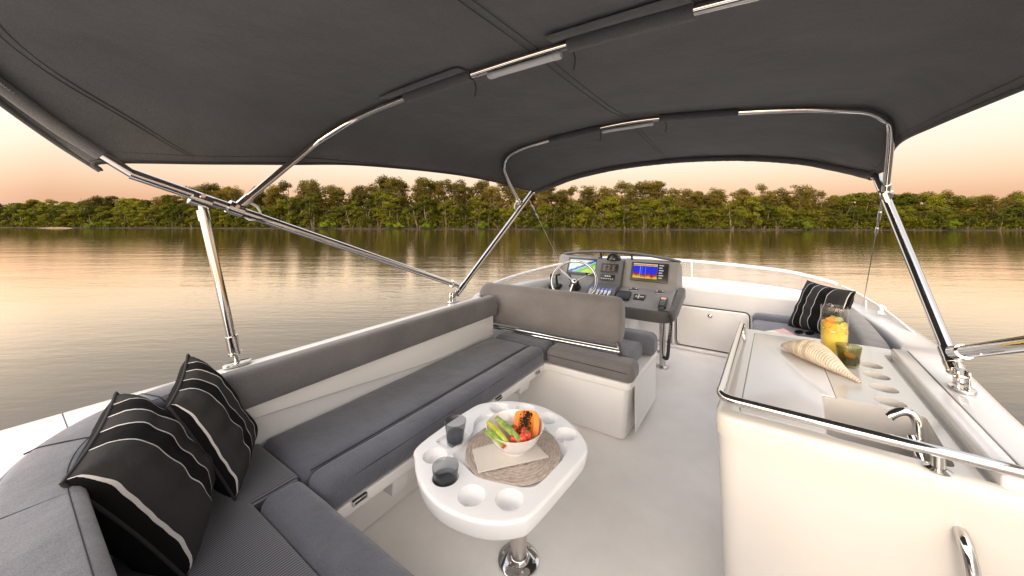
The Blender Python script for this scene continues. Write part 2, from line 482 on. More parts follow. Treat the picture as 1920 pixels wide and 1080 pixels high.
# legs: main hoops run from one deck hinge on each side, aft and forward
LR = .0225
for side, base, aft, fwd in ((-1, P_base, V((-1.935, .30, 1.67)), V((-1.90, 3.215, 1.785))), (1, S_base, V((.70, .30, 1.67)), V((.685, 3.20, 1.78)))):
    up = V((0, 0, 1))
    f0 = base + (fwd - base).normalized() * .10 + V((0, 0, .0))
    l1 = finish('forward_leg', tube([f0, fwd], LR, 16), M['chrome'], bim)
    a0 = f0 + V((0, -.045, .05))
    l2 = finish('aft_leg', tube([a0, aft], LR if side > 0 else .020, 16), M['chrome'], bim)
    # sleeve and forked toggle at the foot
    hz = bmesh.new()
    d = (fwd - base).normalized()
    tube([base + d * .055, base + d * .16], .0275, 18, hz)
    tube([base + d * .085, base + d * .10], .029, 18, hz)
    tube([a0 + (aft - a0).normalized() * -.02, a0 + (aft - a0).normalized() * .05], .027, 16, hz)
    finish('leg_sleeve', hz, M['chrome'], bim)
    hz = bmesh.new()
    for s in (-1, 1):
        box(base.x + s * .014 - .004, base.x + s * .014 + .004, base.y - .018, base.y + .022, base.z - .012, base.z + .055, .004, 2, hz)
    tube([base + V((-.022, 0, .03)), base + V((.022, 0, .03))], .007, 10, hz)
    prism([(base.x + .034 * math.cos(t), base.y + .05 * math.sin(t)) for t in [2 * math.pi * k / 20 for k in range(20)]], base.z - .022, base.z - .008, .003, 2, hz)
    finish('deck_hinge', hz, M['chrome'], bim)
    # sliding collars where the inner bows hinge off the legs
    for pt, ax, nm in ((V((mid_path[0] if side < 0 else mid_path[-1])), (aft - a0).normalized(), 'bow_hinge'), (V((fwd_path[0] if side < 0 else fwd_path[-1])), (fwd - f0).normalized(), 'bow_hinge')):
        hb = tube([pt - ax * .03, pt + ax * .03], .029, 16)
        nb = V((0, .0, .05)) if True else 0
        nxt = (mid_path[2] if side < 0 else mid_path[-3]) if pt.y < 1.5 else (fwd_path[2] if side < 0 else fwd_path[-3])
        dd = (V(nxt) - pt).normalized()
        tube([pt, pt + dd * .075], .021, 14, hb)
        tube([pt + V((-.03, 0, .01)), pt + V((.03, 0, .01))], .008, 8, hb)
        finish(nm, hb, M['chrome'], bim)
    hc = (aft - a0).normalized()
    # plastic retaining clips seen beside the hinges
    for pt, s2 in ((V(mid_path[0] if side < 0 else mid_path[-1]), 1), (V(fwd_path[0] if side < 0 else fwd_path[-1]), -1)):
        cl = tube(catmull([pt + V((0, .05 * s2, .03)), pt + V((0, .085 * s2, .01)), pt + V((0, .10 * s2, -.035)), pt + V((0, .06 * s2, -.05)), pt + V((0, .03 * s2, -.03))], 5), .006, 8)
        if side < 0: finish('retaining_clip', cl, M['white'], bim)
# port support post under the aft leg (starboard twin stands outside the frame)
pt_top = V((-1.935, .505, 1.567)); pt_bot = V((-1.905, .625, .85))
ax = (pt_bot - pt_top).normalized()
bp = tube([pt_top + ax * .045, pt_bot - ax * .05], .0172, 16)
post = finish('support_post', bp, M['chrome'], bim)
bp = tube([pt_top + ax * .03, pt_top + ax * .075], .021, 16)
tube([pt_top - ax * .005, pt_top + ax * .03], .012, 12, bp)
finish('post_collar', bp, M['chrome'], post); bp = bmesh.new()
tube([pt_bot - ax * .13, pt_bot - ax * .05], .0235, 16, bp); tube([pt_bot - ax * .055, pt_bot - ax * .045], .026, 16, bp)
tube([pt_bot - ax * .05, pt_bot], .010, 12, bp)
finish('post_collar', bp, M['chrome'], post)
bp = prism([(pt_bot.x + .028 * math.cos(t), pt_bot.y + .055 * math.sin(t)) for t in [2 * math.pi * k / 24 for k in range(24)]], .842, .856, .004, 2)
finish('post_foot', bp, M['chrome'], post)
la = (V((-1.935, .30, 1.67)) - (P_base + V((0, 0, .1)))).normalized()
bp = tube([pt_top - la * .035 + V((0, 0, .012)), pt_top + la * .035 + V((0, 0, .012))], .030, 16)
tube([pt_top + V((-.035, 0, .03)), pt_top + V((.035, 0, .03))], .009, 8, bp)
finish('leg_clamp', bp, M['chrome'], bim)
# cloth sleeves and pockets on the bows
def nearest(path, px, py):
    best, bi = 1e9, 0
    for i, p in enumerate(path):
        X = p.x * math.cos(TH) + p.y * math.sin(TH); Y = -p.x * math.sin(TH) + p.y * math.cos(TH)
        if Y < .1: continue
        d = abs(960 + 660 * X / Y - px)
        if d < best: best, bi = d, i
    return bi
def fine(path): return catmull(path, 4)
midf, fwdf, rearf, frf = fine(mid_path), fine(fwd_path), fine(rear_path), fine(fr_path)
def sleeve(path, i0, i1, name, r=.0235):
    seg = path[min(i0, i1):max(i0, i1) + 1]
    b = tube([V((p.x, p.y, p.z)) for p in seg], [r * (1 + .08 * noise.noise(V((q.x * 30, q.y * 9, 1)))) for q in seg], 14)
    return finish(name, b, M['canvas'], bim)
def flap(path, i0, i1, k0, k1, name, m='canvas'):
    seg = path[min(i0, i1):max(i0, i1) + 1]; rws = []
    for f in (k0, (k0 + k1) / 2, k1):
        rws.append([V((p.x, p.y + f, p.z + .016 - abs(f) * .1)) for p in seg])
    b, _ = grid_mesh(rws)
    o = finish(name, b, M[m], bim); md = o.modifiers.new('s', 'SOLIDIFY'); md.thickness = .002; return o
a, b_, c_, d_, e_ = (nearest(midf, 762, 0), nearest(midf, 886, 0), nearest(midf, 1066, 0), nearest(midf, 1303, 0), nearest(midf, 1900, 0))
sleeve(midf, a, b_, 'bow_sleeve', .0225); sleeve(midf, c_, d_, 'bow_sleeve', .0225)
def zip_strip(path, i0, i1, nm='zip'):
    seg = path[min(i0, i1):max(i0, i1) + 1]
    b = tube([V((p.x, p.y + .012, p.z - .020)) for p in seg], .0042, 8)
    return finish(nm, b, M['zip'], bim)
m = M['zip'] = mat('grey_zip_teeth', (.10, .10, .095), .5)
tcz = nd(m, 'ShaderNodeTexCoord'); wv = nd(m, 'ShaderNodeTexWave', Scale=80.0); wv.bands_direction = 'X'
lk(m, tcz.outputs['Object'], wv.inputs['Vector']); rz = nd(m, 'ShaderNodeValToRGB'); rz.color_ramp.elements[0].color = (.05, .05, .048, 1); rz.color_ramp.elements[1].color = (.30, .29, .27, 1)
lk(m, wv.outputs['Fac'], rz.inputs[0]); lk(m, rz.outputs[0], P(m).inputs['Base Color'])
zip_strip(midf, a, b_); zip_strip(midf, c_, d_)
# fly flaps lying over the joint between sleeve and roof
flap(midf, nearest(midf, 735, 0), nearest(midf, 880, 0), -.012, -.075, 'sleeve_flap')
flap(midf, nearest(midf, 1040, 0), nearest(midf, 1300, 0), -.012, -.085, 'sleeve_flap')
a2, b2, c2, d2 = nearest(fwdf, 1030, 0), nearest(fwdf, 1126, 0), nearest(fwdf, 1236, 0), nearest(fwdf, 1387, 0)
h0 = len(fwdf) // 6
sleeve(fwdf, a2, b2, 'bow_sleeve', .0225); sleeve(fwdf, c2, d2, 'bow_sleeve', .0225)
sleeve(rearf, 12, len(rearf) - 13, 'bow_sleeve', .0195)
seg = rearf[12:len(rearf) - 12]
finish('zip', tube([p + V((0.004, .016, -.012)) for p in seg], .009, 8, flat=(.6, 1)), M['zip'], bim)
sleeve(frf, 6, len(frf) - 7, 'bow_sleeve', .024)
# hem along the two long edges, and stitched seams
for u in (0.0, 1.0):
    pts = [canopy_pt(u, k * .1) for k in range(0, 91)]
    finish('edge_hem', tube(pts, .008, 8), M['canvas_dark'], bim)
for v in (0.0, 9.0):
    pts = [canopy_pt(k / 80, v) for k in range(81)]
    finish('edge_hem', tube(pts, .010 if v else .007, 8), M['canvas_dark'], bim)
def seam(pts, r=.0015):
    return finish('seam', tube([V((p.x, p.y, p.z - .004)) for p in pts], r, 6), M['canvas_dark'], bim)
for du in (0, .008): seam([canopy_pt(.485 + du, .2 + k * .1) for k in range(86)])
for dv in (0, .10): seam([canopy_pt(.03 + k * .01175, 1.2 + dv * .4 + .6 * max(0, 1 - min(k, 80 - k) / 20) ** 1.5) for k in range(81)], .0018)
for u in (.03, .97): seam([canopy_pt(u, 1.2 + k * .1) for k in range(76)], .0016)
for v in (8.45, 8.6): seam([canopy_pt(.03 + k * .94 / 80, v) for k in range(81)], .0016)
# strip lights clipped under the bows
def strip_light(path, i0, i1, label, drop=.026, r=.017):
    A, B = path[i0], path[i1]
    A, B = V((A.x, A.y + .006, A.z - drop)), V((B.x, B.y + .006, B.z - drop))
    d = (B - A).normalized()
    L = finish('strip_light', tube([A, B], r, 14, flat=(.75, 1)), M['lamp'], bim, label=label)
    for q, s in ((A, 1), (B, -1)):
        finish('end_cap', tube([q - d * .012 * s, q - d * .004 * s, q + d * .018 * s], [r * .8, r * 1.07, r * 1.07], 14, flat=(.78, 1)), M['white'], L)
    return L
strip_light(midf, nearest(midf, 918, 0), nearest(midf, 1044, 0), 'larger strip light on the middle bow')
strip_light(fwdf, nearest(fwdf, 1132, 0), nearest(fwdf, 1222, 0), 'smaller strip light on the forward bow')
# zip pull cords
for path, pxx_ in ((midf, 886), (midf, 1070), (fwdf, 1123), (fwdf, 1246)):
    q = path[nearest(path, pxx_, 0)]
    pts = [V((q.x, q.y + .02, q.z - .02)), V((q.x + .004, q.y + .025, q.z - .05)), V((q.x - .002, q.y + .024, q.z - .085))]
    finish('zip_pull', tube(catmull(pts, 4), [.0028] * 9, 6), M['canvas_dark'], bim)
# stays from the front corners down to the deck
for A, B in ((V((-1.90, 3.13, 1.715)), V((-1.885, 3.86, .955))), (V((.676, 3.03, 1.63)), V((.80, 4.12, .76)))):
    st = tube([A, A.lerp(B, .28)], .0045, 8); 
    tube([A.lerp(B, .28), B], .0028, 6, st)
    tube([A.lerp(B, .10), A.lerp(B, .16)], .009, 8, st); tube([A.lerp(B, .22), A.lerp(B, .26)], .008, 8, st)
    s_ = finish('wire_stay', st, M['steel'], bim)
    k = tube(catmull([A + V((0, 0, .03)), A + V((.012, 0, .01)), A + V((0, 0, -.02)), A + V((-.012, 0, .01)), A + V((0, 0, .03))], 5), .004, 6)
    finish('snap_hook', k, M['chrome'], s_)
for sx, pth in ((-1, fwd_path[0]), (1, fwd_path[-1])):
    b = tube(catmull([V((pth.x, pth.y + .10, pth.z + .085)), V((pth.x + .02, pth.y + .06, pth.z + .02)), V((pth.x, pth.y + .035, pth.z - .02))], 5), .004, 6)
    finish('tie_strap', b, M['canvas_dark'], bim)
# frayed cord tied at the post clamp
cb = bmesh.new()
for k in range(3):
    q = pt_top + V((0, .03, .0))
    tube(catmull([q, q + V((.01, .06 + .03 * k, -.035 - .012 * k)), q + V((.02, .14 + .05 * k, -.06 - .01 * k)), q + V((.025, .2 + .05 * k, -.085 + .012 * k))], 4), .0012, 5, cb)
finish('tie_cord', cb, M['piping'], bim)
# ================================================================== THE BOAT
boat = thing('motor_yacht', 'white motor yacht flybridge with moulded coamings, pale sole and clear wraparound windscreen', 'boat', (-.6, 2, 0))
b = bmesh.new()
vs = [b.verts.new(p) for p in ((-1.94, -2.2, 0), (.86, -2.2, 0), (.80, 4.6, 0), (-1.94, 4.6, 0))]
b.faces.new(vs); finish('sole', b, M['deck'], boat)
# ring of coaming round the well: inner line, outer line, top height
RING = [((-1.80, .47), (-1.95, .47), .84), ((-1.80, 1.3), (-1.95, 1.3), .84), ((-1.80, 2.15), (-1.955, 2.15), .84), ((-1.83, 2.30), (-1.975, 2.3), .84),
        ((-1.95, 2.46), (-2.04, 2.5), .838), ((-1.965, 3.2), (-2.09, 3.2), .82), ((-1.93, 3.8), (-2.08, 3.8), .79), ((-1.84, 4.36), (-1.97, 4.4), .755),
        ((-1.5, 4.47), (-1.62, 4.9), .735), ((-.6, 4.49), (-.6, 5.22), .73), ((.0, 4.475), (.2, 5.12), .73), ((.42, 4.45), (.60, 4.9), .73),
        ((.66, 4.30), (.86, 4.45), .74), ((.73, 3.7), (.93, 3.75), .76), ((.71, 2.95), (.885, 2.95), .80), ((.625, 2.56), (.815, 2.56), .835),
        ((.60, 2.3), (.79, 2.3), .845), ((.565, 1.9), (.742, 1.9), .85), ((.552, 1.55), (.712, 1.55), .85), ((.60, 1.45), (.700, 1.44), .848), ((.715, 1.36), (.79, 1.34), .845), ((.78, 1.2), (.86, 1.2), .845), ((.80, .4), (.90, .4), .845), ((.80, -2), (.9, -2), .845)]
inn = catmull([(a[0], a[1], z) for a, o, z in RING], 6); out = catmull([(o[0], o[1], z) for a, o, z in RING], 6)
rws = []
for a, o in zip(inn, out):
    d = (o - a); w = d.length; d = d / w
    pr = [(0, -a.z), (0, -.05), (.003, -.02), (.012, -.005), (.03, 0), (w - .035, 0), (w - .014, -.006), (w - .003, -.025), (w + .012, -.09), (w + .05, -.45), (w + .10, -1.1)]
    rws.append([V((a.x + d.x * f, a.y + d.y * f, a.z + g)) for f, g in pr])
b, _ = grid_mesh(rws); finish('coaming', b, M['gel3'], boat, sharp=70)
# hull below
rws = [[V((o.x + (o - a).normalized().x * .10, o.y + (o - a).normalized().y * .10, o.z - 1.1)) for a, o in zip(inn, out)]]
for dz, k in ((-1.3, .97), (-3.6, .9)):
    rws.append([V((-.6 + (p.x + .6) * k, p.y * k, .84 + dz - .9)) for p in rws[0]])
b, _ = grid_mesh(rws); finish('hull_side', b, M['gel'], boat)
# broad moulding behind the aft corner of the sofa
pl = [(-1.95, .474), (-1.80, .474), (-1.74, .22), (-1.60, .06), (-1.42, -.03), (-1.2, -.07), (.3, -.07), (.3, -.6), (-1.95, -.6)]
finish('aft_coaming', prism(pl, .2, .838, .012, 3), M['gel3'], boat)
# seam in that moulding
finish('moulding_seam', box(-1.94, -1.66, .139, .1415, .8375, .8388), M['gap'], boat)
# forward locker door in the bulkhead
lp = [py_(1268, 570, 4.462), py_(1402, 590, 4.462), py_(1372, 669, 4.462), py_(1268, 655, 4.462)]
x0, x1, z0, z1 = -.69, .005, .055, .50
def panel(name, x0, x1, z0, z1, y, m, par, th=.012, rr=.05):
    pts = round_poly([(x0, z0), (x1, z0), (x1, z1), (x0, z1)], rr, 5)
    b = bmesh.new(); n = len(pts)
    A = [b.verts.new((p[0], y, p[1])) for p in pts]; B = [b.verts.new((p[0], y - th, p[1])) for p in pts]
    b.faces.new(A); b.faces.new(B[::-1])
    for i in range(n): b.faces.new((A[i], A[(i + 1) % n], B[(i + 1) % n], B[i]))
    bmesh.ops.recalc_face_normals(b, faces=b.faces); bevel(b, .004, 2, 60)
    return finish(name, b, m, par)
panel('locker_recess', x0 - .012, x1 + .012, z0 - .012, z1 + .012, 4.475, M['gap'], boat, .012, .06)
door = panel('locker_door', x0, x1, z0, z1, 4.468, M['gel'], boat, .018, .05)
q = py_(1331, 593, 4.445)
lockb = lathe([(0, 0), (.022, 0), (.022, .004), (.017, .008), (0, .008)], 20, None, orient(q + V((0, .006, 0)), (0, -1, 0)))
box(q.x - .012, q.x + .012, q.y - .012, q.y - .002, q.z - .004, q.z + .004, .002, 2, lockb)
finish('lock', lockb, M['chrome'], door)
# step mould at foot of bulkhead
finish('bulkhead_plinth', box(-1.80, .60, 4.425, 4.50, .002, .04, .012, 3), M['gel'], boat)
# second locker panel behind the helm
panel('locker_panel', -1.30, -.76, .06, .56, 4.465, M['gel'], boat, .012, .04)
finish('panel_pillar', box(-.735, -.715, 4.425, 4.47, .04, .70, .008, 2), M['gel'], boat)

# windscreen: rail, clear panels, stanchions
WR = [(-2.03, 2.62, .865), (-2.035, 3.0, .895), (-1.975, 3.5, .925), (-1.87, 3.9, .95), (-1.62, 4.5, .98), (-1.2, 4.85, .975), (-.6, 4.98, .962), (0, 4.90, .948), (.42, 4.72, .928), (.72, 4.42, .875), (.85, 3.95, .815), (.865, 3.45, .79), (.84, 3.0, .78), (.80, 2.62, .80), (.785, 2.5, .845)]
wr = catmull(WR, 8)
wb = []
for p in wr:
    c = V((-.6, 3.2, 0)); d = (V((p.x, p.y, 0)) - c).normalized()
    zb = .735 if p.y > 3.4 else .735 + (3.4 - p.y) * .12
    wb.append(V((p.x + d.x * .035, p.y + d.y * .035, min(zb, p.z - .015))))
ws = finish('windscreen', grid_mesh([wr, [a.lerp(c_, .5) for a, c_ in zip(wr, wb)], wb])[0], M['acrylic'], boat, sharp=180)
md = ws.modifiers.new('s', 'SOLIDIFY'); md.thickness = .006
i1 = min(range(len(wr)), key=lambda i: (wr[i] - V((.72, 4.42, .875))).length)
finish('screen_rail', tube(wr[:i1], .017, 10, flat=(1.0, .8)), M['white'], ws)
finish('screen_edge', tube(wr[i1:], .007, 8), M['white'], ws)
for X in (1302, 1420):
    i = nearest(wr, X, 0) if X != 1420 else nearest(wr[:i1], 1420, 0)
    if X == 1302: finish('stanchion', tube([wr[i], wb[i]], .020, 10, flat=(1.0, .5)), M['white'], ws)
finish('screen_skirt', tube([p + V((0, 0, -.004)) for p in wb[20:i1]], .022, 10), M['white'], ws)
i = min(range(len(wr)), key=lambda i: (wr[i] - V((.80, 4.2, .84))).length)
finish('stanchion', tube([V((.80, 4.02, .93)) + V((0, 0, -.10)), V((.80, 4.02, .755))], .006, 8), M['white'], ws)
# white mooring fitting by the windscreen, starboard
q = V((.84, 3.80, .775))
fb = lathe([(0, 0), (.028, 0), (.028, .01), (.013, .02), (.012, .05), (0, .05)], 16, None, Matrix.Translation(q))
box(q.x - .02, q.x + .02, q.y - .05, q.y + .05, q.z + .045, q.z + .062, .007, 3, fb)
finish('cleat', fb, M['white'], boat)

# ================================================================== SOFA
sofa = thing('corner_sofa', 'grey upholstered corner sofa on white moulded base along the port side', 'sofa', (-1.5, 1.3, 0))
FX = -1.275
# port run base
finish('seat_ledge', box(-1.799, FX - .012, .655, 2.385, .345, .397, .008, 3), M['gel'], sofa)
finish('seat_plinth', box(-1.62, -1.53, .60, 2.385, .002, .345, .006, 2), M['gel'], sofa)
finish('aft_ledge', box(-1.799, -.2, -.05, .652, .345, .397, .008, 3), M['gel'], sofa)
finish('aft_plinth', box(-1.60, -.2, .34, .40, .002, .345, .006, 2), M['gel'], sofa)
for y, w, dz in ((1.02, .11, .12), (2.10, .15, .10)):
    pts = round_poly([(-1.52, y), (-1.335, y), (-1.335, y + w), (-1.52, y + w)], .012, 3)
    finish('support_block', prism(pts, .345 - dz, .3449, .004, 2, inset0=.02), M['gel'], sofa)
# inner wall behind the seat: upper panel and recess
b, _ = grid_mesh([[V((-1.800, y, .40)) for y in (.6, 2.36)], [V((-1.805, y, .52)) for y in (.6, 2.36)], [V((-1.812, y, .74)) for y in (.6, 2.36)]])
finish('back_panel', b, M['gel'], sofa)
bm_ = bmesh.new(); pl_ = [(.60, .635), (.75, .622), (1.1, .588), (1.5, .548), (1.75, .53), (2.36, .53), (2.36, .74), (.60, .74)]
A_ = [bm_.verts.new((-1.770, y, z)) for y, z in pl_]; B_ = [bm_.verts.new((-1.815, y, z)) for y, z in pl_]
bm_.faces.new(A_); bm_.faces.new(B_[::-1])
for i in range(len(pl_)): bm_.faces.new((A_[i], A_[(i + 1) % len(pl_)], B_[(i + 1) % len(pl_)], B_[i]))
bmesh.ops.recalc_face_normals(bm_, faces=bm_.faces); bevel(bm_, .010, 3, 60)
finish('back_moulding', bm_, M['gel'], sofa)
# latches along the ledge
for px, py in ((673, 935), (934, 747), (1007, 698)):
    q = pxx(px, py, FX - .012)
    lb = box(q.x - .004, q.x + .012, q.y - .032, q.y + .032, q.z - .010, q.z + .010, .003, 2)
    o = finish('latch', lb, M['chrome'], sofa)
    finish('latch_slot', box(q.x + .0115, q.x + .0135, q.y - .024, q.y + .024, q.z - .0035, q.z + .0035), M['black'], o)
# cross run base (rounded, drawn in at the foot, with a rebate under the cushion)
pts = round_poly([(-1.75, 2.372), (-.672, 2.372), (-.64, 3.10), (-1.75, 3.10)], [.01, .05, .04, .01], 6)
b = prism(pts, .002, .352, .012, 3, inset0=.028); prism([(p[0] * .999, p[1]) for p in round_poly([(-1.75, 2.358), (-.650, 2.358), (-.625, 3.11), (-1.75, 3.11)], [.01, .05, .04, .01], 6)], .352, .402, .010, 3, b)
cb = finish('cross_base', b, M['gel'], sofa)
for px, py in ((1190, 715), (1218, 690), (1191, 742), (1217, 718)):
    q = pxx(px, py, -.645); finish('screw', lathe([(0, 0), (.006, 0), (.005, .002), (0, .0025)], 10, None, orient(q, (1, 0, 0))), M['steel'], cb)
finish('side_panel', prism([(-.648, 2.47), (-.644, 2.47), (-.630, 3.05), (-.634, 3.05)], .03, .385, .001, 1, inset0=0.004), M['gel'], sofa)
# seat cushions
SB, ST = .398, .520
pc = cushion('seat_cushion', [(-1.795, .675), (FX - .135, .675), (FX - .135, 2.352), (-1.795, 2.352)], SB, ST - .004, M['seat'], sofa, .03)
cushion('bolster', [(FX - .137, .675), (FX, .675), (FX, 2.352), (FX - .137, 2.352)], SB, ST + .006, M['seat'], pc, .042)
ac = cushion('corner_cushion', [(-1.795, -.04), (-.3, -.04), (-.3, .515), (-1.795, .515)], SB, ST - .002, M['pin'], sofa, .022, extra=[[(-1.795, .45), (-1.422, .45), (-1.422, .668), (-1.795, .668)]])
cushion('bolster', [(-1.418, .519), (-.3, .519), (-.3, .664), (-1.418, .664)], SB, ST + .008, M['seat'], ac, .04, rc=.03)
xc = cushion('seat_cushion', [(-1.74, 2.53), (-.70, 2.53), (-.70, 2.93), (-1.74, 2.93)], SB + .003, ST - .006, M['seat'], sofa, .03)
cushion('bolster', [(-1.275, 2.345), (-.625, 2.345), (-.625, 2.535), (-1.275, 2.535)], SB + .003, ST + .004, M['seat_brown'], xc, .045, rc=.05)
cushion('bolster', [(-1.74, 2.90), (-.615, 2.90), (-.615, 3.09), (-1.74, 3.09)], SB + .003, ST + .045, M['seat'], xc, .05, rc=.05)
cushion('corner_wedge', [(-1.77, 2.36), (-1.285, 2.36), (-1.285, 2.53), (-1.77, 2.53)], SB + .003, ST + .004, M['seat'], xc, .04, rc=.05)
# piping along the bolsters
def piping(pts, par, r=.0035, name='piping'): return finish(name, tube(pts, r, 6), M['piping'], par)
piping([V((FX - .004, y * .1, ST - .022)) for y in range(8, 24)], pc, .002)
piping([V((-1.26 + .04 * k, 2.3425, ST - .042)) for k in range(16)], xc, .002)
piping([V((-1.40 + .05 * k, .667, ST - .03)) for k in range(22)], ac, .002)
piping([V((FX - .138, .70 + .1 * k, ST + .001)) for k in range(17)], pc, .002)
# backrests: padded section swept along the coaming
def padded(path, zb, zt, w, name, m, par, r=.032, lean=0.0):
    rws = []; N = len(path)
    for i, p in enumerate(path):
        t = (path[min(i + 1, N - 1)] - path[max(i - 1, 0)]); t.z = 0; t.normalize()
        n_ = V((-t.y, t.x, 0))        # points to the well side when the path runs aft->round (set by caller)
        pr = []
        def arc(cx, cz, a0, a1, k=4):
            for j in range(k + 1):
                a = a0 + (a1 - a0) * j / k; pr.append((cx + r * math.cos(a), cz + r * math.sin(a)))
        e = .012
        arc(w / 2 - r, zb + r, -math.pi / 2, 0); pr.append((w / 2 + e, (zb + zt) / 2)); arc(w / 2 - r, zt - r, 0, math.pi / 2)
        arc(-w / 2 + r, zt - r, math.pi / 2, math.pi); arc(-w / 2 + r, zb + r, math.pi, 1.5 * math.pi)
        rws.append([p + n_ * (f + lean * (zt - z)) + V((0, 0, z)) for f, z in pr])
    b, vs = grid_mesh(rws, None, True); b.faces.new(vs[0]); b.faces.new(vs[-1][::-1])
    return finish(name, b, m, par, sharp=65)
pth = [V((-1.800, y, 0)) for y in (2.33, 2.30, 2.0, 1.6, 1.2, .85, .62)]
pth = [V((-1.778, 2.335 - k * (2.335 - .46) / 24, 0)) for k in range(25)]
padded(pth, .705, .862, .092, 'backrest', M['seat_mid'], sofa, .026, .10)
corner = catmull([(-1.782, .458, 0), (-1.772, .36, 0), (-1.727, .245, 0), (-1.645, .150, 0), (-1.54, .093, 0), (-1.42, .063, 0), (-1.3, .055, 0)], 6)
cbk = padded(corner, .50, .872, .150, 'corner_backrest', M['seat'], sofa, .034, .10)
padded([V((-1.296 + .1 * k, .055, 0)) for k in range(14)], .50, .872, .150, 'aft_backrest', M['seat'], sofa, .034, .10)
# white piping on the outer edge of the corner, seam lines on its top
def offs(path, d, z):
    o_ = []; N = len(path)
    for i, p in enumerate(path):
        t = (path[min(i + 1, N - 1)] - path[max(i - 1, 0)]); t.z = 0; t.normalize(); o_.append(p + V((-t.y, t.x, 0)) * d + V((0, 0, z)))
    return o_
fullp = corner + [V((-1.2, .055, 0)), V((-1.0, .055, 0)), V((-.6, .055, 0)), V((-.05, .055, 0))]
finish('edge_piping', tube(offs(fullp, -.076, .850), .0055, 8), M['pipe_white'] if 'pipe_white' in M else M['white'], sofa)
for d in (.042, .050): finish('seam', tube(offs(fullp, d - .002, .8705), .0012, 6), M['piping'], cbk)
for s_ in (8, 21):
    a_, c_ = offs(corner, -.072, .862)[s_], offs(corner, .070, .862)[s_]; m_ = offs(corner, 0, .8735)[s_]; m1 = offs(corner, -.045, .8725)[s_]; m2 = offs(corner, .045, .8725)[s_]
    finish('seam', tube([a_, m1, m_, m2, c_], .0022, 6), M['piping'], cbk)
# flip-over backrest between sofa and helm
def flip():
    L, Rr = V((-1.985, 2.455, 0)), V((-.745, 2.525, 0))
    ux = (Rr - L).normalized(); uy = V((-ux.y, ux.x, 0))      # uy to the bow
    W = (Rr - L).length
    prof = [(.02, .595), (-.045, .605), (-.075, .64), (-.085, .70), (-.075, .78), (-.045, .86), (-.015, .905), (.03, .928), (.075, .922), (.105, .89), (.115, .80), (.105, .69), (.075, .61)]
    prof = [(p[0], p[1], 0) for p in prof]; pr = catmull(prof, 4, True)
    cx = sum(p.x for p in pr) / len(pr); cz = sum(p.y for p in pr) / len(pr)
    rws = []
    for s, k in ((0, .55), (.006, .78), (.02, .91), (.05, .985), (.09, 1), (W * .3, 1.003), (W * .6, 1.003), (W - .10, 1), (W - .05, .99), (W - .022, .93), (W - .008, .82), (W, .62)):
        rws.append([L + ux * s + uy * (cx + (p.x - cx) * k) + V((0, 0, cz + (p.y - cz) * k)) for p in pr])
    b, vs = grid_mesh(rws, None, True); b.faces.new(vs[0]); b.faces.new(vs[-1][::-1])
    fb = finish('flip_backrest', b, M['seat_brown'], sofa, sharp=75)
    A, B = L + ux * .09 + uy * -.055 + V((0, 0, .585)), Rr + ux * -.012 + uy * -.055 + V((0, 0, .585))
    bar = tube([A, B], .011, 10); tube([A + V((0, 0, -.024)) + uy * .012, B + V((0, 0, -.024)) + uy * .012], .006, 8, bar)
    finish('frame_bar', bar, M['chrome'], fb)
    for s, q in ((0, A), (1, B)):
        p = [q + V((0, -.012, .05)), q + V((0, .02, -.03)), q + V((0, .05, -.10))]
        finish('hinge_arm', tube(p, .017, 8, flat=(.35, 1.0)), M['steel'], fb)
flip()

# ================================================================== PILLOWS
def pillow(name, corners, T, label, group='striped scatter cushions', nrm_sign=1):
    c00, c10, c01, c11 = [V(c) for c in corners]     # u along c00->c10 , v along c00->c01
    n = ((c10 - c00).cross(c01 - c00)).normalized() * nrm_sign
    N = 36; b = bmesh.new(); uvl = b.loops.layers.uv.new('UVMap')
    def surf(u, v, s):
        # edges pulled in between the pointed corners
        pu, pv = 2 * u - 1, 2 * v - 1
        k = .07
        uu = .5 + .5 * pu * (1 - k * (1 - pv * pv)); vv = .5 + .5 * pv * (1 - k * (1 - pu * pu))
        p = (c00 * (1 - uu) + c10 * uu) * (1 - vv) + (c01 * (1 - uu) + c11 * uu) * vv
        f = max(0, (1 - pu ** 4) * (1 - pv ** 4)) ** .55
        wr = noise.noise(V((u * 3.2 + c00.x * 9, v * 7.5, s * 4))) * .010 + noise.noise(V((u * 9, v * 4 + c00.y * 5, s))) * .004
        edge = min(1 - abs(pu), 1 - abs(pv))
        wr += .005 * math.sin(u * 34 + v * 6) * math.exp(-edge * 9) * (s < 0)
        return p + n * s * (T * f + wr * f ** .3)
    vid = {}
    for s in (1, -1):
        for i in range(N + 1):
            for j in range(N + 1):
                rim = i in (0, N) or j in (0, N)
                if s == -1 and rim: vid[s, i, j] = vid[1, i, j]
                else: vid[s, i, j] = b.verts.new(surf(i / N, j / N, s if not rim else 0))
        for i in range(N):
            for j in range(N):
                f = b.faces.new([vid[s, i, j], vid[s, i + 1, j], vid[s, i + 1, j + 1], vid[s, i, j + 1]])
                for l, (a, c) in zip(f.loops, ((i, j), (i + 1, j), (i + 1, j + 1), (i, j + 1))): l[uvl].uv = (a / N if s < 0 else 0.0, c / N)
    rim = [surf(i / N, 0, 0) for i in range(N)] + [surf(1, j / N, 0) for j in range(N)] + [surf(1 - i / N, 1, 0) for i in range(N)] + [surf(0, 1 - j / N, 0) for j in range(N)]
    o = finish(name, b, M['stripe'], None, sharp=180)
    tag(o, label, 'cushion', group)
    finish('piping', tube(rim, .0045, 8, closed=True), M['piping'], o)
    return o
pillow('scatter_cushion', [(-1.325, .095, .885), (-1.735, .235, .925), (-1.265, .30, .52), (-1.66, .45, .545)], .10,
       'black striped cushion nearest the camera, in the aft corner of the sofa')
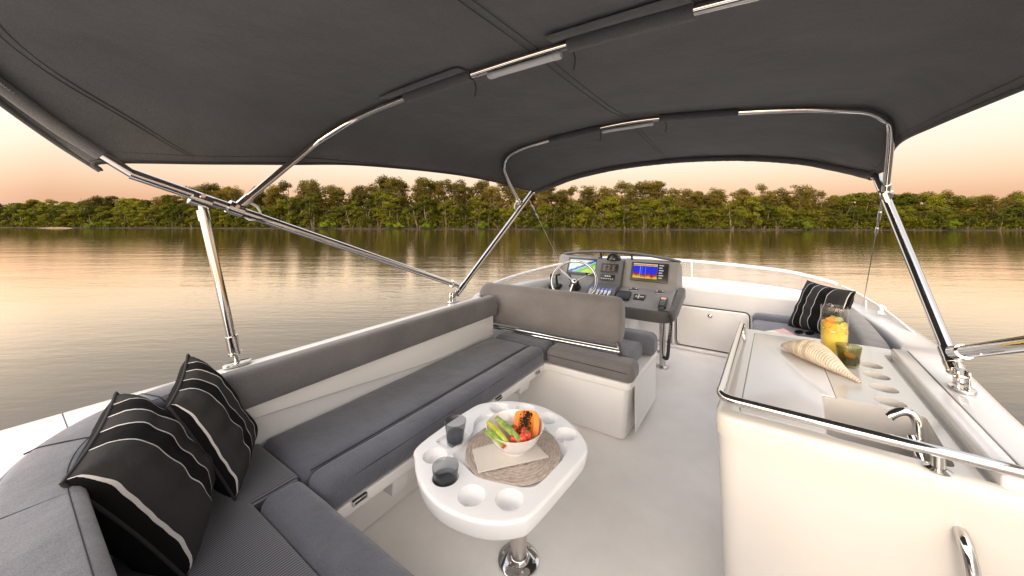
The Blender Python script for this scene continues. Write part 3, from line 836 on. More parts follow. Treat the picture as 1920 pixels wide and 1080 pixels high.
pillow('scatter_cushion', [(-1.555, .325, .895), (-1.80, .43, .975), (-1.47, .475, .53), (-1.715, .615, .575)], .075,
       'black striped cushion tucked behind another against the port backrest')

# ================================================================== TABLE
TZ = .55
tbl = thing('cockpit_table', 'white moulded oval table with recessed cup holders on a steel pedestal', 'table', (-.84, 1.29, 0))
OUT = [(-1.158, 1.02), (-1.163, 1.34), (-1.128, 1.445), (-1.02, 1.535), (-.875, 1.572), (-.735, 1.545), (-.62, 1.475), (-.555, 1.395), (-.545, 1.30), (-.572, 1.0), (-.605, .925), (-.68, .868), (-.78, .838), (-.88, .835), (-.99, .868), (-1.10, .94)]
ol = [(p.x, p.y) for p in catmull([(x, y, 0) for x, y in OUT], 5, True)]
top = finish('tabletop', prism(ol, TZ - .075, TZ, .014, 4, inset0=.015), M['table'], tbl)
WELL = [(-1.0, 1.10), (-.985, 1.04), (-.915, 1.025), (-.83, 1.005), (-.73, 1.03), (-.655, 1.06), (-.622, 1.11), (-.612, 1.30), (-.655, 1.375), (-.73, 1.39), (-.80, 1.43), (-.90, 1.435), (-.965, 1.39), (-1.06, 1.36), (-1.07, 1.28), (-1.02, 1.20)]
wl = [(p.x, p.y) for p in catmull([(x, y, 0) for x, y in WELL], 4, True)]
HOLES = [(-1.038, 1.432), (-.925, 1.497), (-.795, 1.486), (-.668, 1.424), (-.672, .985), (-.790, .927), (-.925, .938), (-1.045, 1.00)]
cuts = [prism(wl, TZ - .016, TZ + .05)]
for x, y in HOLES: cuts.append(lathe([(0, TZ - .062), (.042, TZ - .062), (.0465, TZ - .055), (.0495, TZ + .02), (0, TZ + .02)], 32, None, Matrix.Translation((x, y, 0))))
cuts.append(prism(round_poly([(-1.115, 1.06), (-1.015, 1.06), (-1.015, 1.19), (-1.09, 1.21)], .03, 4), TZ - .010, TZ + .05))
cut(top, cuts)
ped = finish('pedestal', tube([(-.839, 1.30, .012), (-.839, 1.30, .30)], .036, 24), M['steel'], tbl)
finish('pedestal_tube', tube([(-.839, 1.30, .295), (-.839, 1.30, TZ - .0755)], .040, 24), M['steel'], tbl)
fl = finish('pedestal_flange', lathe([(0, .002), (.088, .002), (.090, .006), (.084, .011), (.05, .014), (.044, .03), (.037, .034), (0, .034)], 40, None, Matrix.Translation((-.839, 1.30, 0))), M['chrome'], tbl)
for k in range(6):
    a = k * math.pi / 3 + .3
    finish('screw', lathe([(0, 0), (.007, 0), (.006, .003), (0, .0035)], 12, None, Matrix.Translation((-.839 + .070 * math.cos(a), 1.30 + .070 * math.sin(a), .0125))), M['steel'], fl)

# placemat: coiled woven rush
m = M['rush'] = mat('woven_rush', (.4, .33, .29), .85)
tc = nd(m, 'ShaderNodeTexCoord')
sp = nd(m, 'ShaderNodeSeparateXYZ'); lk(m, tc.outputs['UV'], sp.inputs[0])
nz = nd(m, 'ShaderNodeTexNoise', Scale=1.0, Detail=5, Roughness=.7)
mp = nd(m, 'ShaderNodeMapping'); mp.inputs['Scale'].default_value = (34, 100, 1); lk(m, tc.outputs['UV'], mp.inputs[0]); lk(m, mp.outputs[0], nz.inputs[0])
rp = nd(m, 'ShaderNodeValToRGB'); rp.color_ramp.elements[0].position = .32; rp.color_ramp.elements[0].color = (.21, .155, .125, 1); rp.color_ramp.elements[1].position = .66; rp.color_ramp.elements[1].color = (.70, .60, .53, 1)
lk(m, nz.outputs['Fac'], rp.inputs[0]); lk(m, rp.outputs[0], P(m).inputs['Base Color'])
bm_ = nd(m, 'ShaderNodeBump', Strength=.8, Distance=.004); lk(m, nz.outputs['Fac'], bm_.inputs['Height']); lk(m, bm_.outputs[0], P(m).inputs['Normal'])
b = bmesh.new(); uvl = b.loops.layers.uv.new('UVMap')
NR, NS = 40, 150; vs = []
mc = V((-.805, 1.205, TZ - .0085))
for i in range(NR + 1):
    r = .196 * i / NR; row = []
    for k in range(NS):
        a = 2 * math.pi * k / NS
        coil = math.sin((r / .196 * 13 - k / NS) * 2 * math.pi)
        braid = noise.noise(V((a * 14, r * 160, 2)))
        rr = r * (1 + (.015 * noise.noise(V((math.cos(a) * 3, math.sin(a) * 3, 0))) + .006 * noise.noise(V((math.cos(a) * 30, math.sin(a) * 30, 4)))) * (i / NR))
        h = .009 + .0022 * coil + .0026 * braid
        if i == NR: h = .0045
        row.append(b.verts.new(mc + V((rr * math.cos(a), rr * math.sin(a), h))))
    vs.append(row)
for i in range(NR):
    for k in range(NS):
        k2 = (k + 1) % NS
        f = b.faces.new((vs[i][k], vs[i + 1][k], vs[i + 1][k2], vs[i][k2]))
        for l, (a, c) in zip(f.loops, ((i, k), (i + 1, k), (i + 1, k + 1), (i, k + 1))): l[uvl].uv = (c / NS, a / NR)
tag(finish('placemat', b, M['rush'], None, sharp=180), 'round woven rush placemat lying in the table recess under the bowl', 'placemat')
# napkin folded on the mat
m = M['linen'] = mat('linen', (.5, .46, .42), .95); noise_color(m, (.52, .48, .44), (.66, .62, .57), 380, detail=2); noise_bump(m, 420, .4, .001)
NZ = TZ - .0085 + .0125
nk = [pz(885, 845, NZ), pz(987, 817, NZ), pz(1029, 859, NZ), pz(897, 888, NZ)]
nk = [(p.x, p.y) for p in nk]
nb = prism(nk, NZ + .001, NZ + .0035, .0008, 1)
prism([(x * .997 - .0022, y * .998 + .003) for x, y in nk], NZ + .0037, NZ + .0062, .0008, 1, nb)
tag(finish('napkin', nb, M['linen'], None), 'folded beige linen napkin lying between placemat and bowl', 'napkin')

# bowl
M['china'] = mat('glazed_china', (.80, .77, .76), .12, **{'Coat Weight': .5})
bc = V((-.795, 1.205, NZ + .0065))
bp = [(0, 0), (.052, 0), (.054, .006), (.075, .022), (.103, .058), (.117, .092), (.1185, .094), (.1165, .0945), (.1005, .062), (.072, .028), (.04, .014), (0, .012)]
bowl = finish('bowl', lathe(bp, 56, None, Matrix.Translation(bc)), M['china'], None, sharp=50)
tag(bowl, 'white china bowl of cut fruit standing on the napkin', 'bowl')
# small grey swirl inside the bowl
sw = []
aa = math.atan2(-.10, -.115) - 1.05
def inb(a, h):
    r = .0985 + (h - .058) * .46
    return bc + V((r * math.cos(a), r * math.sin(a), h + .002))
sb = bmesh.new()
ca = math.radians(168)
for k in range(2):
    pts = []
    for j in range(22):
        t = j / 21; r_ = .0105 - .007 * t; ph = t * 5.5 + k * math.pi
        pts.append(inb(ca + r_ * math.cos(ph) / .105, .076 + r_ * math.sin(ph)))
    tube(pts, .0009, 5, sb)
finish('swirl_mark', sb, mat('grey_mark', (.22, .21, .21), .4), bowl)

# fruit
FZ = bc.z
m = M['papaya'] = mat('papaya_flesh', (.85, .22, .02), .35, **{'Subsurface Weight': .0}); noise_color(m, (.78, .17, .012), (.92, .30, .03), 40); noise_bump(m, 120, .2, .002)
M['papaya_skin'] = mat('papaya_skin', (.80, .30, .03), .4)
M['seeds'] = mat('papaya_seeds', (.018, .016, .012), .25)
def papaya():
    ctr = bc + V((.022, .050, .088)) 
    zc = V((math.sin(TH) * -.2 + .10, -.75, .62)).normalized()      # cut face looks aft and up
    xax = V((.86, .40, -.05))
    Mx = orient(ctr, zc, xax)
    outl = [(p.x, p.y) for p in catmull([(-.056, .030, 0), (-.040, .043, 0), (0, .046, 0), (.036, .043, 0), (.052, .030, 0), (.060, 0, 0), (.056, -.045, 0), (.02, -.058, 0), (-.03, -.056, 0), (-.056, -.03, 0)], 4, True)]
    rws = []
    for i in range(8):
        t = math.pi / 2 * i / 7.2
        rws.append([Mx @ V((x * math.cos(t), y * math.cos(t), -.040 * math.sin(t))) for x, y in outl])
    b, vs = grid_mesh(rws, None, True)
    p = finish('papaya_half', b, M['papaya_skin'], None)
    tag(p, 'halved orange papaya with black seeds standing at the back of the bowl', 'fruit')
    rws = []
    for s_, kx, h in ((1, 1, 0), (.97, 1, .0012), (.93, .80, .001), (.90, .60, .0), (.84, .52, -.006), (.7, .40, -.012), (.02, .1, -.014)):
        rws.append([Mx @ V((x * kx * (s_ if kx == 1 else 1) * (1 if s_ > .5 else .1), y * s_, h)) for x, y in outl])
    bb, vs = grid_mesh(rws, None, True); bb.faces.new(vs[-1]); finish('flesh', bb, M['papaya'], p)
    sb = bmesh.new(); rnd = random.Random(3)
    for k in range(210):
        x, y = rnd.gauss(0, .012), rnd.uniform(-.046, .041)
        if abs(x) > .028: continue
        q = Mx @ V((x, y, -.006 + .012 * rnd.random()))
        bmesh.ops.create_icosphere(sb, subdivisions=1, radius=rnd.uniform(.0026, .0038), matrix=Matrix.Translation(q))
    o = finish('seeds', sb, M['seeds'], p); o['kind'] = 'stuff'
papaya()
m = M['rind'] = mat('melon_rind', (.16, .34, .03), .35)
noise_color(m, (.10, .26, .02), (.42, .55, .14), 38, stretch=None, detail=3)
m = M['rind_y'] = mat('yellow_green_rind', (.5, .5, .05), .35); noise_color(m, (.38, .44, .03), (.62, .60, .12), 45)
m = M['melon'] = mat('melon_flesh', (.45, .40, .12), .4); noise_color(m, (.34, .38, .08), (.62, .56, .20), 60)
M['melon_red'] = mat('red_melon_flesh', (.55, .045, .02), .35)
def slice_(A, B, w, h, mtop, mflesh, label, red=False):
    A, B = V(A), V(B); d = (B - A); L = d.length; d.normalize()
    side = d.cross(V((0, 0, 1))).normalized(); up = side.cross(d).normalized()
    rows_t = []; rows_b = []
    for i in range(9):
        t = i / 8; k = .72 + .28 * math.sin(math.pi * min(max(t, .08), .92)); ctr = A + d * L * t + up * (.006 * math.sin(math.pi * t))
        rows_t.append([ctr + side * (w * k * x) + up * (h * (1 - .55 * x * x)) for x in (-.5, -.36, -.2, 0, .2, .36, .5)])
        rows_b.append([ctr + side * (w * k * x) + up * (h * (1 - .55 * .25) if abs(x) == .5 else -h * .3) for x in (-.5, -.2, .2, .5)])
    b, vt = grid_mesh(rows_t)
    o = finish('melon_slice', b, mtop, None, sharp=70)
    tag(o, label, 'fruit slice', 'melon slices in the bowl')
    b, vb = grid_mesh(rows_b)
    b.faces.new(vb[0]); b.faces.new(vb[-1][::-1])
    finish('flesh', b, mflesh, o, sharp=30)
    if red:
        e = tube([B - d * .002 + up * h * .25, B + d * .004 + up * h * .2], w * .34, 10, flat=(.6, 1)); finish('red_tip', e, M['melon_red'], o)
    return o
def onb(px, py, h): return pz(px, py, FZ + h)
slice_(onb(912, 812, .085), onb(944, 838, .072), .034, .014, M['rind'], M['melon'], 'green rinded melon slice with a red tip, lowest at the front of the bowl', True)
slice_(onb(914, 796, .093), onb(951, 836, .075), .022, .018, M['rind_y'], M['melon'], 'narrow yellow green melon slice in the middle of the bowl')
slice_(onb(931, 789, .098), onb(972, 829, .082), .026, .017, M['rind'], M['melon'], 'long green melon slice lying highest, beside the papaya')
m = M['straw'] = mat('strawberry', (.62, .03, .015), .25, **{'Coat Weight': .4}); noise_color(m, (.45, .012, .008), (.75, .09, .03), 45)
vz = nd(m, 'ShaderNodeTexVoronoi', Scale=260.0); tcx = nd(m, 'ShaderNodeTexCoord'); lk(m, tcx.outputs['Object'], vz.inputs['Vector']); bb_ = nd(m, 'ShaderNodeBump', Strength=.6, Distance=.002); lk(m, vz.outputs['Distance'], bb_.inputs['Height']); lk(m, bb_.outputs[0], P(m).inputs['Normal'])
M['calyx'] = mat('strawberry_leaf', (.12, .22, .03), .6)
def strawberry(q, axis, s, label):
    d = q - bc; rr_ = V((d.x, d.y)).length; lim = .072 + (d.z - .035) * .42 - .012 * s
    if rr_ > lim: q = V((bc.x + d.x * lim / rr_, bc.y + d.y * lim / rr_, q.z))
    Mx = orient(q, axis)
    pr = [(0, -.018), (.006, -.016), (.012, -.008), (.0155, .002), (.0155, .010), (.011, .016), (0, .017)]
    o = finish('strawberry', lathe([(r * s, z * s) for r, z in pr], 18, None, Mx), M['straw'], None, sharp=180)
    tag(o, label, 'strawberry', 'strawberries in the bowl')
    b = bmesh.new()
    for k in range(7):
        a = 2 * math.pi * k / 7
        pts = [(0, 0, .0175), (.005 * math.cos(a - .35), .005 * math.sin(a - .35), .019), (.0145 * math.cos(a), .0145 * math.sin(a), .016), (.005 * math.cos(a + .35), .005 * math.sin(a + .35), .019)]
        b.faces.new([b.verts.new(Mx @ (V(p) * s)) for p in pts])
    tube([Mx @ V((0, 0, .016 * s)), Mx @ V((.002, 0, .024 * s))], .0013, 6, b)
    finish('calyx', b, M['calyx'], o)
for (px, py), h, ax, s, lab in (((965, 806), .086, (-.5, -.3, .75), 1.0, 'strawberry with its leaves up, directly under the papaya seeds'),
                                ((977, 821), .084, (.6, .6, .3), .95, 'red strawberry in the centre of the cluster'),
                                ((982, 809), .088, (.2, .9, .3), .85, 'strawberry wedged against the papaya skin'),
                                ((989, 817), .090, (-.1, -.1, .9), 1.0, 'leafy topped strawberry nearest the right rim of the bowl'),
                                ((985, 832), .086, (.5, .9, .1), 1.1, 'large bare red strawberry at the front rim'),
                                ((966, 838), .082, (-.8, -.2, .5), 1.15, 'orange red strawberry lying at the front beside the melon')):
    strawberry(onb(px, py, h), ax, s, lab)

# tumblers
def tumbler(name, base, s, m, label, drink=None, group='smoked glass tumblers', rot=0):
    b = bmesh.new(); NS = 48
    hs = [(0, .029), (.004, .0325), (.03, .036), (.036, .0365), (.060, .040), (.092, .0445)]
    def ring(r, z, facet):
        o = []
        for k in range(NS):
            a = 2 * math.pi * k / NS + rot
            # six facets low down, twisting out to a round rim
            seg = math.pi / 3; q = (a % seg) - seg / 2
            f = math.cos(seg / 2) / math.cos(q)
            rr = r * (1 - facet + facet * f * 1.06)
            o.append(V((rr * math.cos(a), rr * math.sin(a), z)) * s + base)
        return o
    outer = [ring(.0285, 0, .9), ring(.0335, .004, 1), ring(.0375, .034, 1.0), ring(.0372, .040, .7), ring(.0405, .062, .25), ring(.0445, .094, 0), ring(.0438, .0955, 0)]
    inner = [ring(.0425, .094, 0), ring(.0385, .062, .25), ring(.0352, .040, .7), ring(.0350, .032, .9), ring(.0310, .012, .9), ring(.010, .0105, 0)]
    b, vs = grid_mesh(outer + inner, None, True); b.faces.new(vs[0][::-1]); b.faces.new(vs[-1])
    o = finish(name, b, m, None, sharp=35)
    tag(o, label, 'glass', group)
    if drink:
        rws = [ring(.0095, .0112, 0), ring(.0305, .0126, .9), ring(.0344, .032, .9), ring(.0345, .040, .7), ring(.0352, .046, .5)]
        bb, vv = grid_mesh(rws, None, True); bb.faces.new(vv[0][::-1]); bb.faces.new(vv[-1])
        finish('drink', bb, drink, o, sharp=35)
    return o
M['dark_drink'] = glassmat('dark_drink', (.62, .63, .645), 0, 1.33)
M['juice'] = mat('orange_juice', (.72, .36, .02), .15)
tumbler('tumbler', V((-1.038, 1.112, TZ - .0095)), 1.04, M['smoke'], 'smoked grey tumbler standing on the table beside the bowl', M['dark_drink'], rot=.3)
tumbler('tumbler', V((-.925, .938, TZ - .0615)), 1.10, M['smoke'], 'smoked grey tumbler sunk into a cup holder of the table', M['dark_drink'])
# ================================================================== GALLEY
gal = thing('galley_counter', 'white moulded wet bar with steel handrail, cup holders and sink beside the starboard coaming', 'counter', (.25, 2.0, 0))
GZ = .82
out_ = [(-.10, 1.418), (.30, 1.43), (.60, 1.415), (.695, 1.385), (.66, 1.9), (.62, 2.5), (.61, 2.62), (-.028, 2.62)]
def glev(ins, z):
    pts = round_poly(out_, [.07, 0, 0, .01, 0, .01, .01, .05], 6)
    return [V((p[0] + (ins if p[0] < .25 else 0) * max(0, (.25 - p[0]) / .3), p[1] + ins * max(0, (2.2 - p[1]) / .8), z)) for p in pts]
lv = [glev(.022, .002), glev(.015, .30), glev(.006, .66), glev(.003, .735), glev(-.002, .750), glev(-.003, .785), glev(-.002, .805), glev(.002, .815), glev(.010, GZ)]
b, vs = grid_mesh(lv, None, True); b.faces.new(vs[0][::-1]); b.faces.new(vs[-1])
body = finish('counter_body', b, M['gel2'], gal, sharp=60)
GH = [(.468, 2.285), (.459, 2.145), (.449, 2.002), (.436, 1.866)]
cuts = [prism(round_poly([(-.028, 1.475), (.268, 1.475), (.300, 2.56), (.030, 2.56)], .02, 4), GZ - .007, GZ + .1)]
cuts.append(prism(round_poly([(.205, 1.468), (.470, 1.468), (.505, 1.800), (.238, 1.800)], .025, 4), GZ - .17, GZ + .12))
for x, y in GH: cuts.append(lathe([(0, GZ - .095), (.039, GZ - .095), (.0435, GZ + .03), (0, GZ + .03)], 32, None, Matrix.Translation((x, y, 0))))
cuts.append(prism([(.512, 1.445), (.532, 1.445), (.588, 2.50), (.560, 2.50)], GZ - .018, GZ + .1))
cut(body, cuts)
# lift-up lid in two leaves
finish('lid', prism(round_poly([(-.0245, 1.478), (.202, 1.478), (.2355, 1.803), (.2765, 1.803), (.2970, 2.557), (.0325, 2.557)], [.015, .003, .003, .003, .015, .015], 3), GZ - .0068, GZ - .0005, .002, 2), M['gel3'], gal)
# raised ledge beside the coaming
b = prism([(.532, 1.432), (.585, 1.432), (.648, 2.52), (.590, 2.52)], .70, GZ + .034, .010, 3)
finish('side_ledge', b, M['gel3'], gal)
b = prism([(.585, 1.435), (.588, 1.435), (.651, 2.52), (.648, 2.52)], .70, .8535)
finish('ledge_gap', b, M['gap2'], gal)
# sink bowl let into the well
sk = lathe([(.076, GZ - .162), (.080, GZ - .160), (.082, GZ - .166), (.06, GZ - .169)], 32, None, Matrix.Translation((.35, 1.63, 0)))
finish('sink_rim', sk, M['chrome'], gal)
finish('sink', lathe([(.078, GZ - .1625), (.06, GZ - .1660), (0, GZ - .1675)], 32, None, Matrix.Translation((.35, 1.63, 0))), M['steel'], gal)
# handrail: up the port side, round the corner, along the aft edge
RZ = .872
hr = [(-.028, 2.50, GZ), (-.030, 2.50, .845), (-.032, 2.49, .867), (-.036, 2.46, RZ), (-.058, 2.0, RZ), (-.078, 1.56, RZ), (-.082, 1.49, RZ), (-.076, 1.455, RZ), (-.050, 1.437, RZ), (.0, 1.434, RZ), (.25, 1.430, RZ), (.50, 1.428, RZ), (.70, 1.425, RZ - .002)]
finish('handrail', tube(catmull(hr, 6), .0150, 16), M['chrome'], gal)
for x, y in ((.425, 1.432),):
    pb = tube([(x, y, GZ - .004), (x, y, RZ - .008)], .014, 16)
    lathe([(0, 0), (.026, 0), (.027, .003), (.020, .006), (.015, .009)], 24, pb, Matrix.Translation((x, y, GZ + .0005)))
    finish('rail_post', pb, M['chrome'], gal)
# grab handle on the aft face
q0 = py_(1800, 1000, 1.43)
hb = tube(catmull([(q0.x, 1.445, q0.z + .005), (q0.x - .001, 1.418, q0.z + .004), (q0.x, 1.395, q0.z - .012), (q0.x + .004, 1.380, q0.z - .06), (q0.x + .008, 1.378, q0.z - .14), (q0.x + .008, 1.395, q0.z - .25), (q0.x + .008, 1.45, q0.z - .28)], 6), .0145, 16)
finish('grab_handle', hb, M['chrome'], gal)
finish('aft_panel', box(-.02, .38, 1.4475, 1.4520, .10, .56, .002, 1), M['gel2'], gal)

# tap
tp0 = V((.432, 1.585, GZ - .17))
tap = thing('mixer_tap', 'curved chrome mixer tap rising from the sink of the white wet bar', 'tap', tp0)
tpts = [tp0, tp0 + V((0, 0, .10)), tp0 + V((.002, .012, .175)), tp0 + V((.0, .02, .222)), tp0 + V((-.012, .022, .242)), tp0 + V((-.032, .018, .244)), tp0 + V((-.052, .012, .232)), tp0 + V((-.062, .010, .220))]
finish('spout', tube(catmull(tpts, 6), .0125, 16), M['chrome'], tap)
tb = tube([tp0 + V((.0, -.045, .0)), tp0 + V((-.0, -.05, .11))], .021, 18)
finish('mixer_body', tb, M['chrome'], tap)
tb = tube(catmull([tp0 + V((.0, -.05, .105)), tp0 + V((-.005, -.045, .125)), tp0 + V((-.012, -.02, .158)), tp0 + V((-.018, .0, .182))], 4), .0065, 10, flat=(.7, 1.3))
finish('lever', tb, M['chrome'], tap)

# jug with drink
jb = V((.352, 2.335, GZ - .002))
jug_p = [(.0, 0), (.049, 0), (.051, .003), (.0515, .25), (.0495, .252), (.0485, .25), (.048, .008), (0, .008)]
b = bmesh.new(); rings = []
NS = 48
def jr(r, z):
    o = []
    for k in range(NS):
        a = 2 * math.pi * k / NS
        lip = math.exp(-((a - 5.3) / .20) ** 2) * max(0, (z - .20) / .05)
        o.append(jb + V(((r + .014 * lip) * math.cos(a), (r + .014 * lip) * math.sin(a), z - .012 * lip)))
    return o
b, vs = grid_mesh([jr(.049, 0), jr(.0515, .004), jr(.0515, .10), jr(.0515, .2), jr(.0515, .225), jr(.0515, .248), jr(.0505, .2505), jr(.0495, .248), jr(.0495, .225), jr(.0495, .2), jr(.049, .009), jr(.02, .0085)], None, True)
b.faces.new(vs[0][::-1]); b.faces.new(vs[-1])
jug = finish('jug', b, M['clear'], None, sharp=60); tag(jug, 'tall clear glass jug of orange drink with citrus slices on the wet bar', 'jug')
m = M['drink'] = mat('orange_drink', (.85, .50, .03), .3)
tc = nd(m, 'ShaderNodeTexCoord'); sp = nd(m, 'ShaderNodeSeparateXYZ'); lk(m, tc.outputs['Object'], sp.inputs[0]); mr = nd(m, 'ShaderNodeMapRange'); mr.inputs[1].default_value = GZ; mr.inputs[2].default_value = GZ + .17
lk(m, sp.outputs['Z'], mr.inputs[0]); nz = nd(m, 'ShaderNodeTexNoise', Scale=30.0); lk(m, tc.outputs['Object'], nz.inputs[0])
ad = nd(m, 'ShaderNodeMath', operation='MULTIPLY_ADD'); ad.inputs[1].default_value = .25; lk(m, nz.outputs['Fac'], ad.inputs[0]); lk(m, mr.outputs[0], ad.inputs[2])
rp = nd(m, 'ShaderNodeValToRGB'); rp.color_ramp.elements[0].position = .1; rp.color_ramp.elements[0].color = (.92, .66, .06, 1); rp.color_ramp.elements[1].position = 1; rp.color_ramp.elements[1].color = (.90, .54, .03, 1)
e = rp.color_ramp.elements.new(.7); e.color = (.95, .70, .14, 1)
lk(m, ad.outputs[0], rp.inputs[0]); lk(m, rp.outputs[0], P(m).inputs['Base Color'])
P(m).inputs['Emission Color'].default_value = (.9, .5, .04, 1); P(m).inputs['Emission Strength'].default_value = 0.0
dr = finish('drink', lathe([(0, .0095), (.0486, .0095), (.0492, .170), (0, .170)], 40, None, Matrix.Translation(jb)), m, jug)
def citrus(q, nrm, r, c_rind, c_flesh, name, par):
    o = finish(name, lathe([(0, -.003), (r, -.003), (r, .003), (0, .003)], 20, None, orient(q, nrm)), c_rind, par)
    finish('flesh', lathe([(0, .0032), (r * .86, .0034), (0, .0036)], 20, None, orient(q, nrm)), c_flesh, o)
    return o
M['lime'] = mat('lime_rind', (.22, .36, .03), .35); M['limef'] = mat('lime_flesh', (.62, .62, .22), .3)
M['orange'] = mat('orange_rind', (.85, .28, .01), .35); M['orangef'] = mat('orange_flesh', (.90, .40, .03), .3)
M['mint'] = mat('mint_leaf', (.03, .07, .015), .5)
rr = random.Random(5)
for k in range(9):
    a = rr.uniform(0, 6.28); rad = rr.uniform(.005, .028); z = .164 + rr.uniform(0, .02)
    q = jb + V((rad * math.cos(a), rad * math.sin(a), z))
    n_ = V((rr.uniform(-.8, .2), rr.uniform(-1, -.1), rr.uniform(.3, 1)))
    o = citrus(q, n_, .019, M['lime'] if k % 2 else M['orange'], M['limef'] if k % 2 else M['orangef'], 'citrus_slice', dr)
for k in range(6):       # slices pressed against the glass
    a = -1.0 - TH + (k - 2.5) * .42; z = .150 + .014 * math.sin(k * 2.1)
    q = jb + V((.0438 * math.cos(a), .0438 * math.sin(a), z))
    citrus(q, (math.cos(a), math.sin(a), .3), .016, M['orange'] if k % 2 else M['lime'], M['orangef'] if k % 2 else M['limef'], 'citrus_slice', dr)
b = bmesh.new()
for k in range(5):
    q = jb + V((rr.uniform(-.03, .03), -.02 + rr.uniform(-.02, .02), .178 + rr.uniform(-.005, .008))); d = V((rr.uniform(-1, 1), rr.uniform(-1, 1), .2)).normalized(); s_ = d.cross(V((0, 0, 1))).normalized()
    b.faces.new([b.verts.new(p) for p in (q, q + d * .01 + s_ * .008, q + d * .024, q + d * .01 - s_ * .008)])
finish('mint', b, M['mint'], dr)
g3 = tumbler('tumbler', V((.383, 2.213, GZ - .0015)), 1.02, M['olive'], 'olive tinted tumbler standing on the wet bar in front of the jug', M['dark_drink'], rot=.2)
oc = finish('ice_orange', lathe([(0, 0), (.02, 0), (.021, .008), (0, .009)], 14, None, orient(V((.386, 2.213, GZ + .046)), (.1, -.2, 1))), M['orangef'], g3)

# spiral shell

m = M['shell'] = mat('sea_shell', (.62, .47, .33), .5); noise_color(m, (.50, .41, .31), (.68, .59, .47), 22, detail=5); noise_bump(m, 90, .25, .002)
A, B = pz(1465, 636, GZ + .045), pz(1612, 713, GZ + .012)
d = (B - A); L = d.length; d.normalize(); sd = d.cross(V((0, 0, 1))).normalized(); u_ = sd.cross(d).normalized()
prof = [(0, .002), (.03, .012), (.10, .022), (.18, .032), (.26, .041), (.34, .049), (.42, .054), (.52, .052), (.60, .047), (.68, .039), (.76, .029), (.84, .019), (.92, .012), (1, .006)]
pc_ = catmull([(t, r, 0) for t, r in prof], 22); rws = []
for p in pc_:
    t = min(max(p.x, 0), 1); r = max(p.y, .001) * .98
    if t < .5:
        wob = [1 + .045 * math.sin(2 * math.pi * (t * 9 * (1 + .3 * (1 - t))) + k / 40 * 2 * math.pi) * min(1, t * 8) for k in range(40)]
    else: wob = [1.0] * 40
    fine_r = .0013 * math.sin(t * L / .0095 * 2 * math.pi) if t > .08 else 0
    ctr = A + d * (t * L); ctr.z = max(ctr.z * 0 + GZ + r * .96 + .004 * 0, GZ + r * .96) + .022 * max(0, .3 - t) 
    rws.append([ctr + (sd * math.cos(2 * math.pi * k / 40) + u_ * math.sin(2 * math.pi * k / 40) * .95) * (r * wob[k] + fine_r) for k in range(40)])
b, vs = grid_mesh(rws, None, True); b.faces.new(vs[0][::-1]); b.faces.new(vs[-1])
tag(finish('sea_shell', b, M['shell'], None, sharp=180), 'large cream spiral sea shell lying on the wet bar beside the jug', 'shell')

# ================================================================== LOUNGE (starboard, ahead of the galley)
lou = thing('sun_lounge', 'grey cushioned lounge seat ahead of the wet bar, against the starboard coaming', 'lounge', (.35, 3.5, 0))
finish('lounge_base', prism(round_poly([(.06, 2.64), (.62, 2.64), (.70, 3.6), (.66, 4.42), (.06, 4.42)], .03, 3), .002, .40, .01, 2), M['gel'], lou)
lc = cushion('seat_cushion', [(.03, 2.66), (.60, 2.66), (.68, 4.20), (.03, 4.20)], .40, .515, M['seat'], lou, .04, rc=.03)
cushion('bolster', [(.03, 4.22), (.66, 4.22), (.66, 4.40), (.03, 4.40)], .40, .545, M['seat'], lc, .06, rc=.04)
lp_ = catmull([(.56, 2.60, 0), (.60, 2.9, 0), (.625, 3.3, 0), (.64, 3.7, 0), (.63, 4.05, 0), (.60, 4.32, 0)], 5)
bk = padded(lp_, .50, .80, .13, 'backrest', M['seat_brown'], lou, .045, -.25)
# cushion
pillow('scatter_cushion', [py_(1578, 640, 3.66), py_(1477, 611, 4.10), py_(1604, 547, 3.70), py_(1514, 526, 4.20)], .07, 'black striped cushion on the forward lounge beyond the jug', nrm_sign=1)
# magazine and sunglasses on the seat
m = M['page'] = mat('printed_page', (.7, .5, .45), .4); noise_color(m, (.72, .66, .62), (.70, .38, .33), 7, lo=.45, hi=.55)
mg = [pz(1434, 622, .518), pz(1470, 617, .518), pz(1500, 634, .518), pz(1462, 640, .518)]
tag(finish('magazine', prism([(p.x, p.y) for p in mg], .517, .524, .001, 1), m, None), 'pink and white magazine lying on the forward lounge seat', 'magazine')
sg = thing('sunglasses', 'dark round sunglasses lying on the lounge seat beside the magazine', 'sunglasses', pz(1508, 627, .525))
q = pz(1508, 627, .53); ax_ = (pz(1540, 631, .53) - pz(1485, 625, .53)).normalized(); ay = V((-ax_.y, ax_.x, 0))
for s in (-1, 1):
    c_ = q + ax_ * .036 * s
    pts = [c_ + ax_ * .029 * math.cos(t) + ay * .010 * math.cos(t) * 0 + V((0, 0, .018 * math.sin(t))) + ay * -.01 * math.sin(t) for t in [2 * math.pi * k / 24 for k in range(24)]]
    o = finish('rim', tube([p + V((0, 0, .016)) for p in pts], .003, 6, closed=True), M['black'], sg)
    b = bmesh.new(); b.faces.new([b.verts.new(p + V((0, 0, .016))) for p in pts]); finish('lens', b, M['dark_lens'] if 'dark_lens' in M else M['black'], sg)
    finish('temple', tube([c_ + ax_ * .03 * s + V((0, 0, .02)), c_ + ax_ * .025 * s + ay * .13 + V((0, 0, .006))], .0025, 6), M['black'], sg)
finish('bridge', tube([q - ax_ * .009 + V((0, 0, .02)), q + ax_ * .009 + V((0, 0, .02))], .0028, 6), M['black'], sg)

# ================================================================== HELM
helm = thing('helm_console', 'grey helm station with two glowing navigation screens and curved visor bar', 'console', (-1.2, 3.8, 0))
X0, X1 = -1.93, -.60
